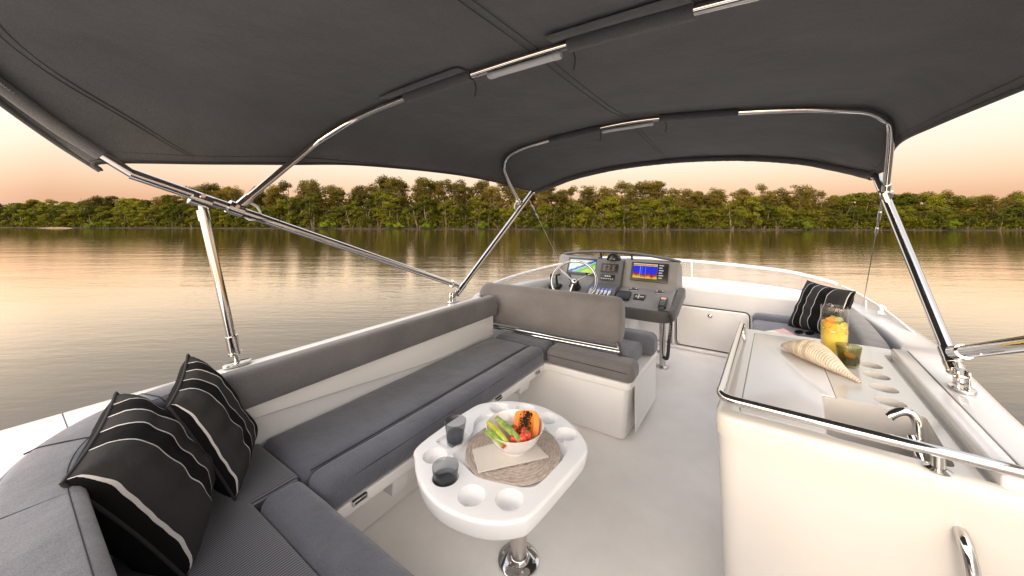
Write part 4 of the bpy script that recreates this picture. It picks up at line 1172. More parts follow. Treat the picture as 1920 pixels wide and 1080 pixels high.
# dash profile in (y,z): aft lip, flat shelf, raked screen panel, top, back
def dash(name, x0, x1, prof, m, r=.006, par=None):
    b = bmesh.new(); A = [b.verts.new((x0, y, z)) for y, z in prof]; B = [b.verts.new((x1, y, z)) for y, z in prof]
    n = len(prof); b.faces.new(A); b.faces.new(B[::-1])
    for i in range(n): b.faces.new((A[i], A[(i + 1) % n], B[(i + 1) % n], B[i]))
    bmesh.ops.recalc_face_normals(b, faces=b.faces); bevel(b, r, 3, 20)
    return finish(name, b, m, par if par is not None else helm)
shelf = [(3.44, .60), (3.44, .635), (3.66, .745), (3.80, .775), (3.93, 1.045), (4.0, 1.055), (4.22, .99), (4.25, .60)]
dash('starboard_panel', -1.135, X1, shelf, M['dashgrey'])
dash('port_panel', X0, -1.44, [(3.52, .60), (3.52, .70), (3.80, .80), (3.93, 1.05), (4.0, 1.06), (4.22, .99), (4.25, .60)], M['dashgrey'])
dash('centre_panel', -1.438, -1.137, [(3.46, .58), (3.46, .65), (3.62, .775), (3.76, .80), (3.885, 1.035), (4.0, 1.045), (4.2, .98), (4.2, .58)], M['dashdark'])
dash('console_base', X0 + .03, -1.05, [(3.60, .01), (3.62, .58), (4.2, .575), (4.2, .01)], M['gel'])
# padded bolster round the shelf
pb = catmull([(-1.40, 3.43, .60), (-1.10, 3.43, .60), (-.78, 3.43, .60), (-.66, 3.435, .602), (-.60, 3.47, .61), (-.575, 3.56, .635), (-.565, 3.75, .70), (-.56, 3.92, .745)], 5)
rws = []
for i, p in enumerate(pb):
    t = (pb[min(i + 1, len(pb) - 1)] - pb[max(i - 1, 0)]).normalized(); n_ = V((t.y, -t.x, 0)).normalized()
    sq = []
    for k in range(20):
        a = 2 * math.pi * k / 20; c_, s_ = math.cos(a), math.sin(a)
        sq.append(p + n_ * .034 * math.copysign(abs(c_) ** .5, c_) + V((0, 0, .056 * math.copysign(abs(s_) ** .5, s_))))
    rws.append(sq)
b, vs = grid_mesh(rws, None, True); b.faces.new(vs[0]); b.faces.new(vs[-1][::-1])
finish('padded_edge', b, M['dash_pad'] if 'dash_pad' in M else cloth('charcoal_vinyl', (.045, .045, .048), (.075, .072, .075), 300), helm)
# visor bar over the screens
vp = catmull([(-1.90, 4.02, 1.062), (-1.80, 3.985, 1.080), (-1.6, 3.965, 1.106), (-1.3, 3.95, 1.122), (-1.0, 3.955, 1.112), (-.78, 3.97, 1.088), (-.64, 3.99, 1.066), (-.60, 4.02, 1.054)], 6)
finish('visor_bar', tube(vp, .024, 12, flat=(.62, 1.25)), M['dashdark'], helm)
for x in (-1.42, -1.07):
    finish('visor_bracket', tube([(x, 3.98, 1.035), (x, 3.955, 1.115)], .011, 10), M['black'], helm)
def on_face(px, py, prof_a, prof_b, x=None):
    # sight line meets the raked face through two (y,z) points
    (ya, za), (yb, zb) = prof_a, prof_b
    dd = _dir(px, py); k = (yb - ya) / (zb - za)
    t = (ya + k * (H - za)) / (dd.y - k * dd.z)
    return V((dd.x * t, dd.y * t, H + dd.z * t))
fa, fb_ = (3.80, .775), (3.93, 1.045)
ca, cb_ = (3.76, .80), (3.885, 1.035)
nf = V((0, -(fb_[1] - fa[1]), fb_[0] - fa[0])).normalized()
def slab(name, corners, n, th, m, par, r=.004, uv=False):
    b = bmesh.new(); cs = [V(c) for c in corners]
    lo = [b.verts.new(c - n * .004) for c in cs]; hi = [b.verts.new(c + n * th) for c in cs]
    b.faces.new(lo[::-1]); top_ = b.faces.new(hi)
    for i in range(4): b.faces.new((lo[i], lo[(i + 1) % 4], hi[(i + 1) % 4], hi[i]))
    if uv:
        l = b.loops.layers.uv.new('UVMap')
        for lp, c in zip(top_.loops, ((0, 1), (1, 1), (1, 0), (0, 0))): lp[l].uv = c
    elif r: bmesh.ops.recalc_face_normals(b, faces=b.faces); bevel(b, r, 2)
    return finish(name, b, m, par)
def inset(cs, l, r, t, bt):
    tl, tr, br, bl = [V(c) for c in cs]
    f = lambda u, v: (tl * (1 - u) + tr * u) * (1 - v) + (bl * (1 - u) + br * u) * v
    return [f(l, t), f(1 - r, t), f(1 - r, 1 - bt), f(l, 1 - bt)]
def rect(xa, xb, ta, tb, A=fa, B=fb_):
    # rectangle on the raked face: x range, and fraction up the face
    g = lambda x, t: V((x, A[0] + (B[0] - A[0]) * t, A[1] + (B[1] - A[1]) * t))
    return [g(xa, tb), g(xb, tb), g(xb, ta), g(xa, ta)]
def emis(name, build):
    m = bpy.data.materials.new(name); m.use_nodes = True; nt = m.node_tree
    p = nt.nodes['Principled BSDF']; p.inputs['Base Color'].default_value = (.01, .01, .01, 1); p.inputs['Roughness'].default_value = .12
    col = build(m); nt.links.new(col, p.inputs['Emission Color']); p.inputs['Emission Strength'].default_value = .85
    return m
def mixc(m, fac, a, b_):
    x = nd(m, 'ShaderNodeMix', data_type='RGBA')
    lk(m, fac, x.inputs[0])
    for i, s in ((6, a), (7, b_)):
        if isinstance(s, tuple): x.inputs[i].default_value = (*s, 1)
        else: lk(m, s, x.inputs[i])
    return x.outputs[2]
def mth(m, op, a, b_=None, c=None):
    n_ = nd(m, 'ShaderNodeMath', operation=op)
    for i, s in enumerate((a, b_, c)):
        if s is None: continue
        if isinstance(s, (int, float)): n_.inputs[i].default_value = s
        else: lk(m, s, n_.inputs[i])
    return n_.outputs[0]
def chart(m):
    tc = nd(m, 'ShaderNodeTexCoord'); s = nd(m, 'ShaderNodeSeparateXYZ'); lk(m, tc.outputs['UV'], s.inputs[0])
    nz = nd(m, 'ShaderNodeTexNoise', Scale=5.0, Detail=4); lk(m, tc.outputs['UV'], nz.inputs[0])
    u, v = s.outputs[0], s.outputs[1]
    diag = mth(m, 'ADD', mth(m, 'SUBTRACT', mth(m, 'MULTIPLY', u, .9), v), mth(m, 'MULTIPLY', nz.outputs['Fac'], .25))
    c = mixc(m, mth(m, 'GREATER_THAN', diag, .0), (.80, .95, .88), (.015, .10, .40))
    c = mixc(m, mth(m, 'GREATER_THAN', diag, .16), c, (.35, .62, .75))
    c = mixc(m, mth(m, 'GREATER_THAN', diag, .26), c, (.12, .62, .05))
    g2 = mth(m, 'GREATER_THAN', mth(m, 'ADD', diag, mth(m, 'MULTIPLY', nz.outputs['Fac'], .5)), .72)
    c = mixc(m, g2, c, (.60, .80, .02))
    c = mixc(m, mth(m, 'GREATER_THAN', v, .93), c, (.01, .03, .10))
    c = mixc(m, mth(m, 'LESS_THAN', v, .05), c, (.03, .08, .25))
    return c
def sonar(m):
    tc = nd(m, 'ShaderNodeTexCoord'); s = nd(m, 'ShaderNodeSeparateXYZ'); lk(m, tc.outputs['UV'], s.inputs[0])
    u, v = s.outputs[0], s.outputs[1]
    n1 = nd(m, 'ShaderNodeTexNoise', Scale=7.0, Detail=3); n1.noise_dimensions = '1D'; lk(m, u, n1.inputs['W'])
    n2 = nd(m, 'ShaderNodeTexNoise', Scale=60.0, Detail=3); lk(m, tc.outputs['UV'], n2.inputs[0])
    hump = mth(m, 'MULTIPLY', n1.outputs['Fac'], .55)
    lvl = mth(m, 'SUBTRACT', mth(m, 'ADD', hump, mth(m, 'MULTIPLY', n2.outputs['Fac'], .08)), v)
    blue = mixc(m, n2.outputs['Fac'], (.01, .01, .75), (.03, .05, .95))
    c = mixc(m, mth(m, 'GREATER_THAN', lvl, .0), blue, (.30, .02, .01))
    c = mixc(m, mth(m, 'GREATER_THAN', lvl, .09), c, (.60, .10, .01))
    c = mixc(m, mth(m, 'GREATER_THAN', lvl, .20), c, (.85, .60, .05))
    n3 = nd(m, 'ShaderNodeTexNoise', Scale=26.0, Detail=1); n3.noise_dimensions = '1D'; lk(m, u, n3.inputs['W'])
    col_ = mth(m, 'MULTIPLY', mth(m, 'GREATER_THAN', n3.outputs['Fac'], .60), mth(m, 'LESS_THAN', mth(m, 'ABSOLUTE', mth(m, 'SUBTRACT', u, .40)), .12))
    c = mixc(m, col_, c, (.35, .60, .95))
    topz = mth(m, 'ADD', v, mth(m, 'MULTIPLY', n1.outputs['Fac'], .10))
    c = mixc(m, mth(m, 'GREATER_THAN', topz, .90), c, (.90, .65, .08))
    c = mixc(m, mth(m, 'GREATER_THAN', topz, .945), c, (.70, .10, .02))
    c = mixc(m, mth(m, 'GREATER_THAN', topz, 1.0), c, (.9, .85, .7))
    return c
ES = emis('chart_screen', chart); EO = emis('sonar_screen', sonar)
rs = [on_face(1187, 491.7, fa, fb_), on_face(1255.8, 495.3, fa, fb_), on_face(1250.8, 532.5, fa, fb_), on_face(1180, 525, fa, fb_)]
ls = [on_face(1070, 483, fa, fb_), on_face(1127, 487, fa, fb_), on_face(1120, 519, fa, fb_), on_face(1061, 514, fa, fb_)]
def squared(cs):
    xa = (cs[0].x + cs[3].x) / 2; xb = (cs[1].x + cs[2].x) / 2; zt = (cs[0].z + cs[1].z) / 2; zb = (cs[2].z + cs[3].z) / 2
    yf = lambda z: fa[0] + (fb_[0] - fa[0]) * (z - fa[1]) / (fb_[1] - fa[1])
    return [V((xa, yf(zt), zt)), V((xb, yf(zt), zt)), V((xb, yf(zb), zb)), V((xa, yf(zb), zb))]
rs, ls = squared(rs), squared(ls)
d1 = slab('display_bezel', ls, nf, .020, M['black'], helm, .006, False)
slab('chart_display', inset([c + nf * .0202 for c in ls], .06, .10, .07, .12), nf, .0012, ES, d1, 0, True)
d2 = slab('display_bezel', rs, nf, .020, M['black'], helm, .006)
slab('sonar_display', inset([c + nf * .0202 for c in rs], .07, .28, .09, .14), nf, .0012, EO, d2, 0, True)
EW = mat('menu_glow', (.02, .02, .02), .3); P(EW).inputs['Emission Color'].default_value = (.75, .75, .72, 1); P(EW).inputs['Emission Strength'].default_value = .7
tb = bmesh.new()
for k in range(6):
    ins = inset([c + nf * .0205 for c in rs], .76, .12 + (.03 if k % 2 else 0), .10 + k * .13, 1 - (.10 + k * .13) - .055)
    tb.faces.new([tb.verts.new(c) for c in ins])
finish('menu_column', tb, EW, d2, smooth=False)
nc = V((0, -(cb_[1] - ca[1]), cb_[0] - ca[0])).normalized()
g1 = slab('engine_gauge', rect(-1.375, -1.185, .45, .84, ca, cb_), nc, .014, M['black'], helm, .006)
gb = bmesh.new()
for r_ in range(4):
    for c_ in range(3):
        cs = rect(-1.345 + c_ * .05, -1.345 + c_ * .05 + (.034 if (r_ + c_) % 2 else .024), .53 + r_ * .065, .555 + r_ * .065, ca, cb_)
        gb.faces.new([gb.verts.new(c + nc * .0146) for c in cs])
EG = mat('gauge_glow', (.02, .02, .02), .3); P(EG).inputs['Emission Color'].default_value = (.70, .42, .28, 1); P(EG).inputs['Emission Strength'].default_value = .45
finish('readout', gb, EG, g1, smooth=False)
g2 = slab('autopilot_panel', rect(-1.365, -1.205, .10, .36, ca, cb_), nc, .012, M['black'], helm, .004)
gb = bmesh.new()
for k in range(7):
    cs = rect(-1.352 + k * .0205, -1.340 + k * .0205, .15, .19, ca, cb_); gb.faces.new([gb.verts.new(c + nc * .0125) for c in cs])
for k in range(3):
    cs = rect(-1.315 + k * .024, -1.297 + k * .024, .25, .31, ca, cb_); gb.faces.new([gb.verts.new(c + nc * .0125) for c in cs])
finish('readout', gb, EW, g2, smooth=False)
# compass in its binnacle
cq = V((-1.255, 3.93, 1.035))
cbm = lathe([(0, 0), (.072, 0), (.074, .012), (.062, .02), (.060, .03), (.052, .052), (.034, .068), (0, .074)], 28, None, Matrix.Translation(cq))
co = finish('compass', cbm, M['black'], helm)
hood = bmesh.new(); rws = []
for k in range(13):
    a = math.pi * k / 12; rws.append([cq + V((.070 * math.cos(a), y, .078 * math.sin(a))) for y in (-.05, .03)])
hb, _ = grid_mesh(rws); ho = finish('compass_hood', hb, M['black'], co); md = ho.modifiers.new('s', 'SOLIDIFY'); md.thickness = .008
gb = bmesh.new()
for k in range(5):
    gb.faces.new([gb.verts.new(cq + V((x, -.0665 + .0, z))) for x, z in ((-.03 + k * .012, .010), (-.022 + k * .012, .010), (-.022 + k * .012, .018), (-.03 + k * .012, .018))])
finish('compass_marks', gb, M['white'], co, smooth=False)
# rocker switches with blue lights
EB = mat('blue_switch_glow', (.05, .05, .2), .3); P(EB).inputs['Emission Color'].default_value = (.10, .18, 1, 1); P(EB).inputs['Emission Strength'].default_value = 1.3
sa, sb_ = (3.46, .65), (3.62, .775); nsw = V((0, -(sb_[1] - sa[1]), sb_[0] - sa[0])).normalized()
for k in range(6):
    xk = -1.405 + k * .040
    s_ = slab('rocker_switch', rect(xk, xk + .030, .42, .80, sa, sb_), nsw, .010, M['steel'], helm, .003)
    cs = rect(xk + .008, xk + .022, .85, .93, sa, sb_); b = bmesh.new(); b.faces.new([b.verts.new(c + nsw * .004) for c in cs]); finish('switch_light', b, EB, s_, smooth=False)
# panels on the starboard shelf
pa, pb_ = (3.44, .635), (3.66, .745); nsh = V((0, -(pb_[1] - pa[1]), pb_[0] - pa[0])).normalized()
s1 = slab('joystick_panel', rect(-1.125, -.985, .42, .98, pa, pb_), nsh, .024, M['black'], helm, .012)
slab('panel_key', rect(-1.10, -1.01, .52, .72, pa, pb_), nsh, .028, M['rubber'], s1, .006)
s2 = slab('thruster_panel', rect(-.955, -.845, .58, .92, pa, pb_), nsh, .012, M['black'], helm, .008)
kb = bmesh.new()
for dx, t in ((.0, .75), (.022, .75), (-.022, .75), (0, .84), (0, .66), (.042, .75)):
    cs = rect(-.905 + dx - .007, -.905 + dx + .007, t - .028, t + .028, pa, pb_); kb.faces.new([kb.verts.new(c + nsh * .0125) for c in cs])
finish('panel_key', kb, mat('key_glow', (.6, .62, .45), .5), s2, smooth=False)
for x in (-.99, -.735):
    finish('cup_holder_rim', lathe([(.036, 0), (.044, .0), (.045, .004), (.040, .006), (.036, .002)], 28, None, orient(V((x, 3.735, .7625)), (0, -.2, 1))), M['chrome'], helm)
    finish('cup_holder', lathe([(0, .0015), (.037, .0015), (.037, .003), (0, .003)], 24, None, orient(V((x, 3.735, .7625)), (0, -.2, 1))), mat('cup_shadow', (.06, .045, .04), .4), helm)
# post and foot under the outer corner
lg = tube([(-.722, 3.80, .008), (-.722, 3.80, .60)], .030, 20)
lo_ = finish('leg', lg, M['steel'], helm)
finish('leg_foot', lathe([(0, .002), (.058, .002), (.058, .008), (.04, .012), (.032, .02)], 28, None, Matrix.Translation((-.722, 3.80, 0))), M['steel'], lo_)
finish('foot_rail', tube([(-.722, 3.80, .15), (-1.1, 3.78, .15)], .014, 12), M['steel'], helm)
# wheel
wc = V(on_face(1076, 521, (3.42, .87), (3.42, .871))) if False else py_(1076, 526, 3.48)
wn = V((.20, -.74, .56)).normalized()
WM = orient(wc, wn, (1, 0, 0))
wheel = finish('steering_wheel', tube([WM @ V((.235 * math.cos(t), .235 * math.sin(t), 0)) for t in [2 * math.pi * k / 56 for k in range(56)]], .0135, 12, closed=True), M['chrome'], helm)
for k, a in enumerate((math.radians(38), math.radians(150), math.radians(268))):
    pts = [WM @ V((r * math.cos(a), r * math.sin(a), -.035 * (1 - r / .235))) for r in (.012, .05, .1, .16, .228)]
    finish('spoke', tube(pts, [.017, .015, .014, .013, .010], 10, flat=(.45, 1.3)), M['chrome'], wheel)
hb = lathe([(0, -.06), (.032, -.06), (.034, -.03), (.03, -.012), (.02, -.002), (0, 0)], 24, None, WM); finish('hub', hb, M['chrome'], wheel)
kn = tube([WM @ V((.15 * math.cos(.66), .15 * math.sin(.66), .0)), WM @ V((.15 * math.cos(.66), .15 * math.sin(.66), .03))], [.012, .014], 12); finish('wheel_knob', kn, M['chrome'], wheel)
finish('column', tube([WM @ V((0, 0, -.05)), WM @ V((0, .0, -.20))], [.045, .06], 20), M['black'], helm)
# throttles on the port side
tq = V((-1.80, 3.56, .72))
th_ = box(tq.x - .07, tq.x + .05, tq.y - .06, tq.y + .08, tq.z - .03, tq.z + .045, .02, 3)
th_o = finish('throttle_box', th_, M['black'], helm)
for dx in (-.045, .02):
    finish('throttle_lever', tube(catmull([tq + V((dx, 0, .04)), tq + V((dx, -.02, .11)), tq + V((dx + .005, -.03, .15)), tq + V((dx + .05, -.035, .165))], 5), .012, 10), M['black'], th_o)
finish('ignition_switch', tube([(-1.70, 3.74, .80), (-1.70, 3.70, .86)], .016, 12), M['black'], helm)
finish('trim_panel', box(-1.66, -1.56, 3.60, 3.68, .742, .765, .006, 2, None, None), M['black'], helm)
# handset and its cord
vb = bmesh.new()
hs0 = V((-.665, 3.50, .672)); hM = orient(hs0, nsh, (1, 0, 0))
hs = thing('radio_handset', 'black radio handset with small lit display clipped to the helm shelf edge', 'radio handset', hs0)
hbm = box(-.034, .034, -.03, .115, 0, .040, .012, 3, None, hM); box(-.024, .024, -.085, -.02, .002, .034, .012, 3, hbm, hM)
finish('handset_body', hbm, M['black'], hs)
b = bmesh.new(); b.faces.new([b.verts.new(hM @ V(p)) for p in ((-.022, .072, .0405), (.022, .072, .0405), (.022, .100, .0405), (-.022, .100, .0405))])
ED = mat('handset_glow', (.1, .05, .03), .3); P(ED).inputs['Emission Color'].default_value = (1, .48, .26, 1); P(ED).inputs['Emission Strength'].default_value = .9
finish('handset_display', b, ED, hs, smooth=False)
kb = bmesh.new()
for r_ in range(4):
    for c_ in range(3):
        x, y = -.018 + c_ * .014, .052 - r_ * .019
        kb.faces.new([kb.verts.new(hM @ V((x + dx, y + dy, .0406))) for dx, dy in ((0, 0), (.007, 0), (.007, .006), (0, .006))])
finish('handset_keys', kb, M['key_grey'] if 'key_grey' in M else mat('key_grey', (.35, .35, .33), .5), hs, smooth=False)
cd = []
base_c = catmull([hM @ V((0, -.08, .015)), V((-.60, 3.42, .66)), V((-.575, 3.40, .58)), V((-.590, 3.405, .42)), V((-.60, 3.41, .30)), V((-.615, 3.42, .235)), V((-.645, 3.43, .25)), V((-.655, 3.45, .34)), V((-.65, 3.48, .50)), V((-.65, 3.50, .56))], 10)
finish('coiled_cord', tube(base_c[:14], .005, 6), M['rubber'], hs)
cc = []
seg = catmull(base_c[14:60], 6)
for i, p in enumerate(seg):
    t = (seg[min(i + 1, len(seg) - 1)] - seg[max(i - 1, 0)]).normalized(); n1 = t.cross(V((0, 1, 0))).normalized(); n2 = t.cross(n1); a = i * 1.25
    cc.append(p + (n1 * math.cos(a) + n2 * math.sin(a)) * .011)
finish('coiled_cord', tube(cc, .0052, 6), M['rubber'], hs)
finish('coiled_cord', tube(base_c[59:], .005, 6), M['rubber'], hs)
# ================================================================== SETTING
def struct(o): o['kind'] = 'structure'; return o
# water
m = M['water'] = mat('estuary_water', (.030, .028, .018), .03, **{'IOR': 1.60, 'Specular IOR Level': .5})
geo = nd(m, 'ShaderNodeNewGeometry'); mp = nd(m, 'ShaderNodeMapping', vector_type='POINT')
mp.inputs['Rotation'].default_value = (0, 0, -TH)
lk(m, geo.outputs['Position'], mp.inputs[0])
def wave(sx, sy, scale, detail, dist, strength, prev=None):
    m2 = nd(m, 'ShaderNodeMapping'); m2.inputs['Scale'].default_value = (sx, sy, 1); lk(m, mp.outputs[0], m2.inputs[0])
    nz = nd(m, 'ShaderNodeTexNoise', Scale=scale, Detail=detail, Roughness=.55); lk(m, m2.outputs[0], nz.inputs[0])
    b = nd(m, 'ShaderNodeBump', Strength=strength, Distance=dist); lk(m, nz.outputs['Fac'], b.inputs['Height'])
    if prev: lk(m, prev, b.inputs['Normal'])
    return b.outputs[0]
w = wave(.30, 1.0, 2.6, 4, .017, 1.0)
w = wave(.10, .5, .6, 2, .04, 1.0, w)
w = wave(.02, .10, .35, 2, .09, .8, w)
nt_ = m.node_tree
dfw = nd(m, 'ShaderNodeBsdfDiffuse'); dfw.inputs[0].default_value = (.050, .050, .052, 1)
glw = nd(m, 'ShaderNodeBsdfGlossy', Roughness=.035); glw.inputs[0].default_value = (1.08, .94, .775, 1)
lw_ = nd(m, 'ShaderNodeLayerWeight', Blend=.5); rw = nd(m, 'ShaderNodeValToRGB'); e0, e1 = rw.color_ramp.elements
e0.position, e0.color = .52, (.055, .055, .055, 1); e1.position, e1.color = .93, (.97, .97, .97, 1)
for p_, c_ in ((.61, .09), (.70, .17), (.76, .32), (.81, .62), (.85, .90)):
    e = rw.color_ramp.elements.new(p_); e.color = (c_, c_, c_, 1)
for n_ in (dfw, glw, lw_): lk(m, w, n_.inputs['Normal'])
mw = nd(m, 'ShaderNodeMixShader'); lk(m, lw_.outputs['Facing'], rw.inputs[0]); lk(m, rw.outputs[0], mw.inputs[0]); lk(m, dfw.outputs[0], mw.inputs[1]); lk(m, glw.outputs[0], mw.inputs[2])
lk(m, mw.outputs[0], nt_.nodes['Material Output'].inputs[0])
b = bmesh.new(); b.faces.new([b.verts.new(p) for p in ((-900, -900, WATER), (900, -900, WATER), (900, 900, WATER), (-900, 900, WATER))])
struct(finish('water', b, m, None))
# far bank
def shore(X): # distance to the bank for a lateral offset
    return 160 - .095 * X + 4 * noise.noise(V((X * .02, 0, 0)))
m = M['mud'] = mat('bank_earth', (.10, .075, .045), .9); noise_color(m, (.018, .015, .008), (.06, .045, .025), .5)
rws = []
xs = [-900 + 20 * k for k in range(91)]
for dd, dz in ((-6, -.8), (0, .04), (3, .4), (30, 1.0), (400, 2.0)):
    rws.append([cam2boat(x, shore(max(-330, min(330, x))) + dd, WATER + dz) for x in xs])
b, _ = grid_mesh(rws); struct(finish('far_bank', b, m, None))
# sandy landing at the far left
m = M['sand'] = mat('sand', (.42, .31, .20), .9); noise_color(m, (.16, .115, .07), (.27, .20, .13), .8)
sx = (110 - 960) / 660
rws = []
for dd, dz in ((-2, -.1), (-1, .12), (1.5, .45)):
    rws.append([cam2boat(sx * shore(-205) + k * .75, shore(-205) - 1.5 + dd * (1 - abs(k) / 13), WATER + dz * (1 - (k / 13) ** 2)) for k in range(-12, 13)])
b, _ = grid_mesh(rws); struct(finish('sand_beach', b, m, None))

def leafmat(name, stops, trans=.25):
    m = mat(name, (.05, .07, .02), .8, **{'Specular IOR Level': .08})
    nt = m.node_tree
    oi = nd(m, 'ShaderNodeObjectInfo'); g = nd(m, 'ShaderNodeNewGeometry')
    nz = nd(m, 'ShaderNodeTexNoise', Scale=.55, Detail=3); lk(m, g.outputs['Position'], nz.inputs[0])
    a = nd(m, 'ShaderNodeMath', operation='MULTIPLY_ADD'); a.inputs[1].default_value = .30; lk(m, g.outputs['Random Per Island'], a.inputs[0])
    s2 = nd(m, 'ShaderNodeMath', operation='MULTIPLY_ADD'); s2.inputs[1].default_value = .42; lk(m, oi.outputs['Random'], s2.inputs[0])
    s3 = nd(m, 'ShaderNodeMath', operation='MULTIPLY_ADD'); s3.inputs[1].default_value = .5; s3.inputs[2].default_value = -.12; lk(m, nz.outputs['Fac'], s3.inputs[0])
    lk(m, s3.outputs[0], s2.inputs[2]); lk(m, s2.outputs[0], a.inputs[2])
    rp = nd(m, 'ShaderNodeValToRGB'); els = rp.color_ramp.elements
    els[0].position, els[0].color = stops[0][0], (*stops[0][1], 1); els[1].position, els[1].color = stops[-1][0], (*stops[-1][1], 1)
    for p_, c_ in stops[1:-1]:
        e = els.new(p_); e.color = (*c_, 1)
    lk(m, a.outputs[0], rp.inputs[0]); lk(m, rp.outputs[0], P(m).inputs['Base Color'])
    tl = nd(m, 'ShaderNodeBsdfTranslucent'); lk(m, rp.outputs[0], tl.inputs[0])
    mx = nd(m, 'ShaderNodeMixShader'); mx.inputs[0].default_value = trans
    lk(m, P(m).outputs[0], mx.inputs[1]); lk(m, tl.outputs[0], mx.inputs[2]); lk(m, mx.outputs[0], nt.nodes['Material Output'].inputs[0])
    return m
LM = {'gum': leafmat('olive_leaves', [(.15, (.030, .027, .004)), (.45, (.098, .080, .010)), (.7, (.178, .125, .019)), (.95, (.26, .17, .032))]),
      'mangrove': leafmat('green_leaves', [(.15, (.022, .028, .003)), (.45, (.078, .082, .006)), (.7, (.155, .148, .010)), (.95, (.26, .225, .018))]),
      'bush': leafmat('lime_leaves', [(.15, (.06, .09, .006)), (.5, (.14, .19, .012)), (.95, (.26, .30, .03))])}
BARK = mat('pale_bark', (.30, .24, .17), .9); noise_color(BARK, (.06, .045, .028), (.20, .155, .10), .8)
def crown(clumps, n, size, rnd, m, name, parent, droop=0):
    b = bmesh.new()
    tot = sum(c[1].x * c[1].z for c in clumps)
    for ctr, rad in clumps:
        for _ in range(max(6, int(n * rad.x * rad.z / tot))):
            v = V((rnd.gauss(0, 1), rnd.gauss(0, 1), rnd.gauss(0, 1))).normalized() * (rnd.random() ** .38)
            if v.z < -.55: v.z *= .5
            p = ctr + V((v.x * rad.x, v.y * rad.y, v.z * rad.z))
            s = size * rnd.uniform(.55, 1.25)
            nrm = (v + V((rnd.uniform(-.7, .7), rnd.uniform(-.7, .7), rnd.uniform(-.3, .8)))).normalized()
            t = nrm.orthogonal().normalized(); t.rotate(Matrix.Rotation(rnd.uniform(0, 6.28), 3, nrm)); w_ = nrm.cross(t)
            b.faces.new([b.verts.new(p + t * s * a + w_ * s * c * .55) for a, c in ((-1, 0), (-.1, -.9), (1, -.1), (.15, .95))])
    me = bpy.data.meshes.new(name); b.to_mesh(me); b.free(); me.materials.append(m)
    o = bpy.data.objects.new(name, me); C.objects.link(o); o.parent = parent
    return o
def tree_proto(kind, seed):
    rnd = random.Random(seed); e = bpy.data.objects.new({'gum': 'gum_tree', 'mangrove': 'mangrove_tree', 'bush': 'waterside_bush'}[kind], None); C.objects.link(e)
    tb = bmesh.new(); clumps = []
    if kind == 'gum':              # height 1 = 18 m, bare pale trunk, open crown in the upper half
        h = 18; lean = rnd.uniform(-.8, .8)
        nst = rnd.choice((1, 1, 2))
        for s in range(nst):
            bx = rnd.uniform(-.8, .8) if nst > 1 else 0
            path = catmull([(bx, 0, -.5), (bx + rnd.uniform(-.3, .3), rnd.uniform(-.3, .3), h * .25), (bx + lean * .6, rnd.uniform(-.5, .5), h * .5), (bx + lean + rnd.uniform(-.8, .8), rnd.uniform(-.6, .6), h * .78), (bx + lean, 0, h * .93)], 3)
            N = len(path); tube(path, [.20 * (1 - .85 * i / (N - 1)) + .03 for i in range(N)], 6, tb)
            for k in range(8):
                f = rnd.uniform(.30, .92); q = path[int(f * (N - 1))]; a = rnd.uniform(0, 6.28); L = rnd.uniform(1.6, 3.4) * (1.15 - f * .5)
                tip = q + V((math.cos(a) * L, math.sin(a) * L, rnd.uniform(1.2, 3.2)))
                tube([q, q.lerp(tip, .5) + V((0, 0, .35)), tip], [.10, .07, .03], 5, tb)
                clumps.append((tip + V((0, 0, .2)), V((rnd.uniform(1.1, 2.1), rnd.uniform(1.1, 2.1), rnd.uniform(1.0, 2.0)))))
                clumps.append((q.lerp(tip, .4) + V((rnd.uniform(-.8, .8), rnd.uniform(-.8, .8), rnd.uniform(-1, .6))), V((rnd.uniform(.7, 1.3), 1.1, rnd.uniform(.8, 1.6)))))
            clumps.append((path[-1], V((rnd.uniform(1.0, 1.7), 1.3, rnd.uniform(.9, 1.5)))))
        n, size = 3600, .25
    elif kind == 'mangrove':       # 10 m, rounded, leaves nearly to the ground, several stems
        h = 10
        for s in range(rnd.choice((2, 3, 3))):
            a = rnd.uniform(0, 6.28); L = rnd.uniform(.6, 2.2)
            tip = V((math.cos(a) * L, math.sin(a) * L, h * rnd.uniform(.55, .85)))
            mid_ = tip * .5 + V((rnd.uniform(-.7, .7), rnd.uniform(-.7, .7), 0))
            path = catmull([(math.cos(a) * .3, math.sin(a) * .3, -.4), mid_, tip], 4); N = len(path)
            tube(path, [.17 * (1 - .8 * i / (N - 1)) + .02 for i in range(N)], 6, tb)
            for k in range(3):
                q = path[rnd.randrange(N // 3, N)]; aa_ = rnd.uniform(0, 6.28); t2 = q + V((math.cos(aa_) * 1.6, math.sin(aa_) * 1.6, 1.2)); tube([q, t2], [.06, .02], 5, tb)
        for k in range(17):
            f = rnd.uniform(.12, .95); a = rnd.uniform(0, 6.28); L = 2.6 * math.sqrt(max(0, 1 - (2 * f - 1.1) ** 2)) * rnd.uniform(.3, 1)
            clumps.append((V((math.cos(a) * L, math.sin(a) * L, h * f)), V((rnd.uniform(.9, 1.7), rnd.uniform(.9, 1.7), rnd.uniform(.6, 1.15)))))
        n, size = 3400, .24
    else:
        h = 4
        for s in range(4):
            a = s * 1.6; tube([(0, 0, -.3), (math.cos(a) * .9, math.sin(a) * .9, 1.8)], [.08, .03], 5, tb)
        for k in range(9):
            a = rnd.uniform(0, 6.28); L = rnd.uniform(.2, 2.4); clumps.append((V((math.cos(a) * L, math.sin(a) * L, rnd.uniform(.5, 3.0) * (1 - L * .22))), V((1.1, 1.1, .8))))
        n, size = 1500, .20
    bmesh.ops.recalc_face_normals(tb, faces=tb.faces)
    me = bpy.data.meshes.new('trunk'); tb.to_mesh(me); tb.free(); me.materials.append(BARK)
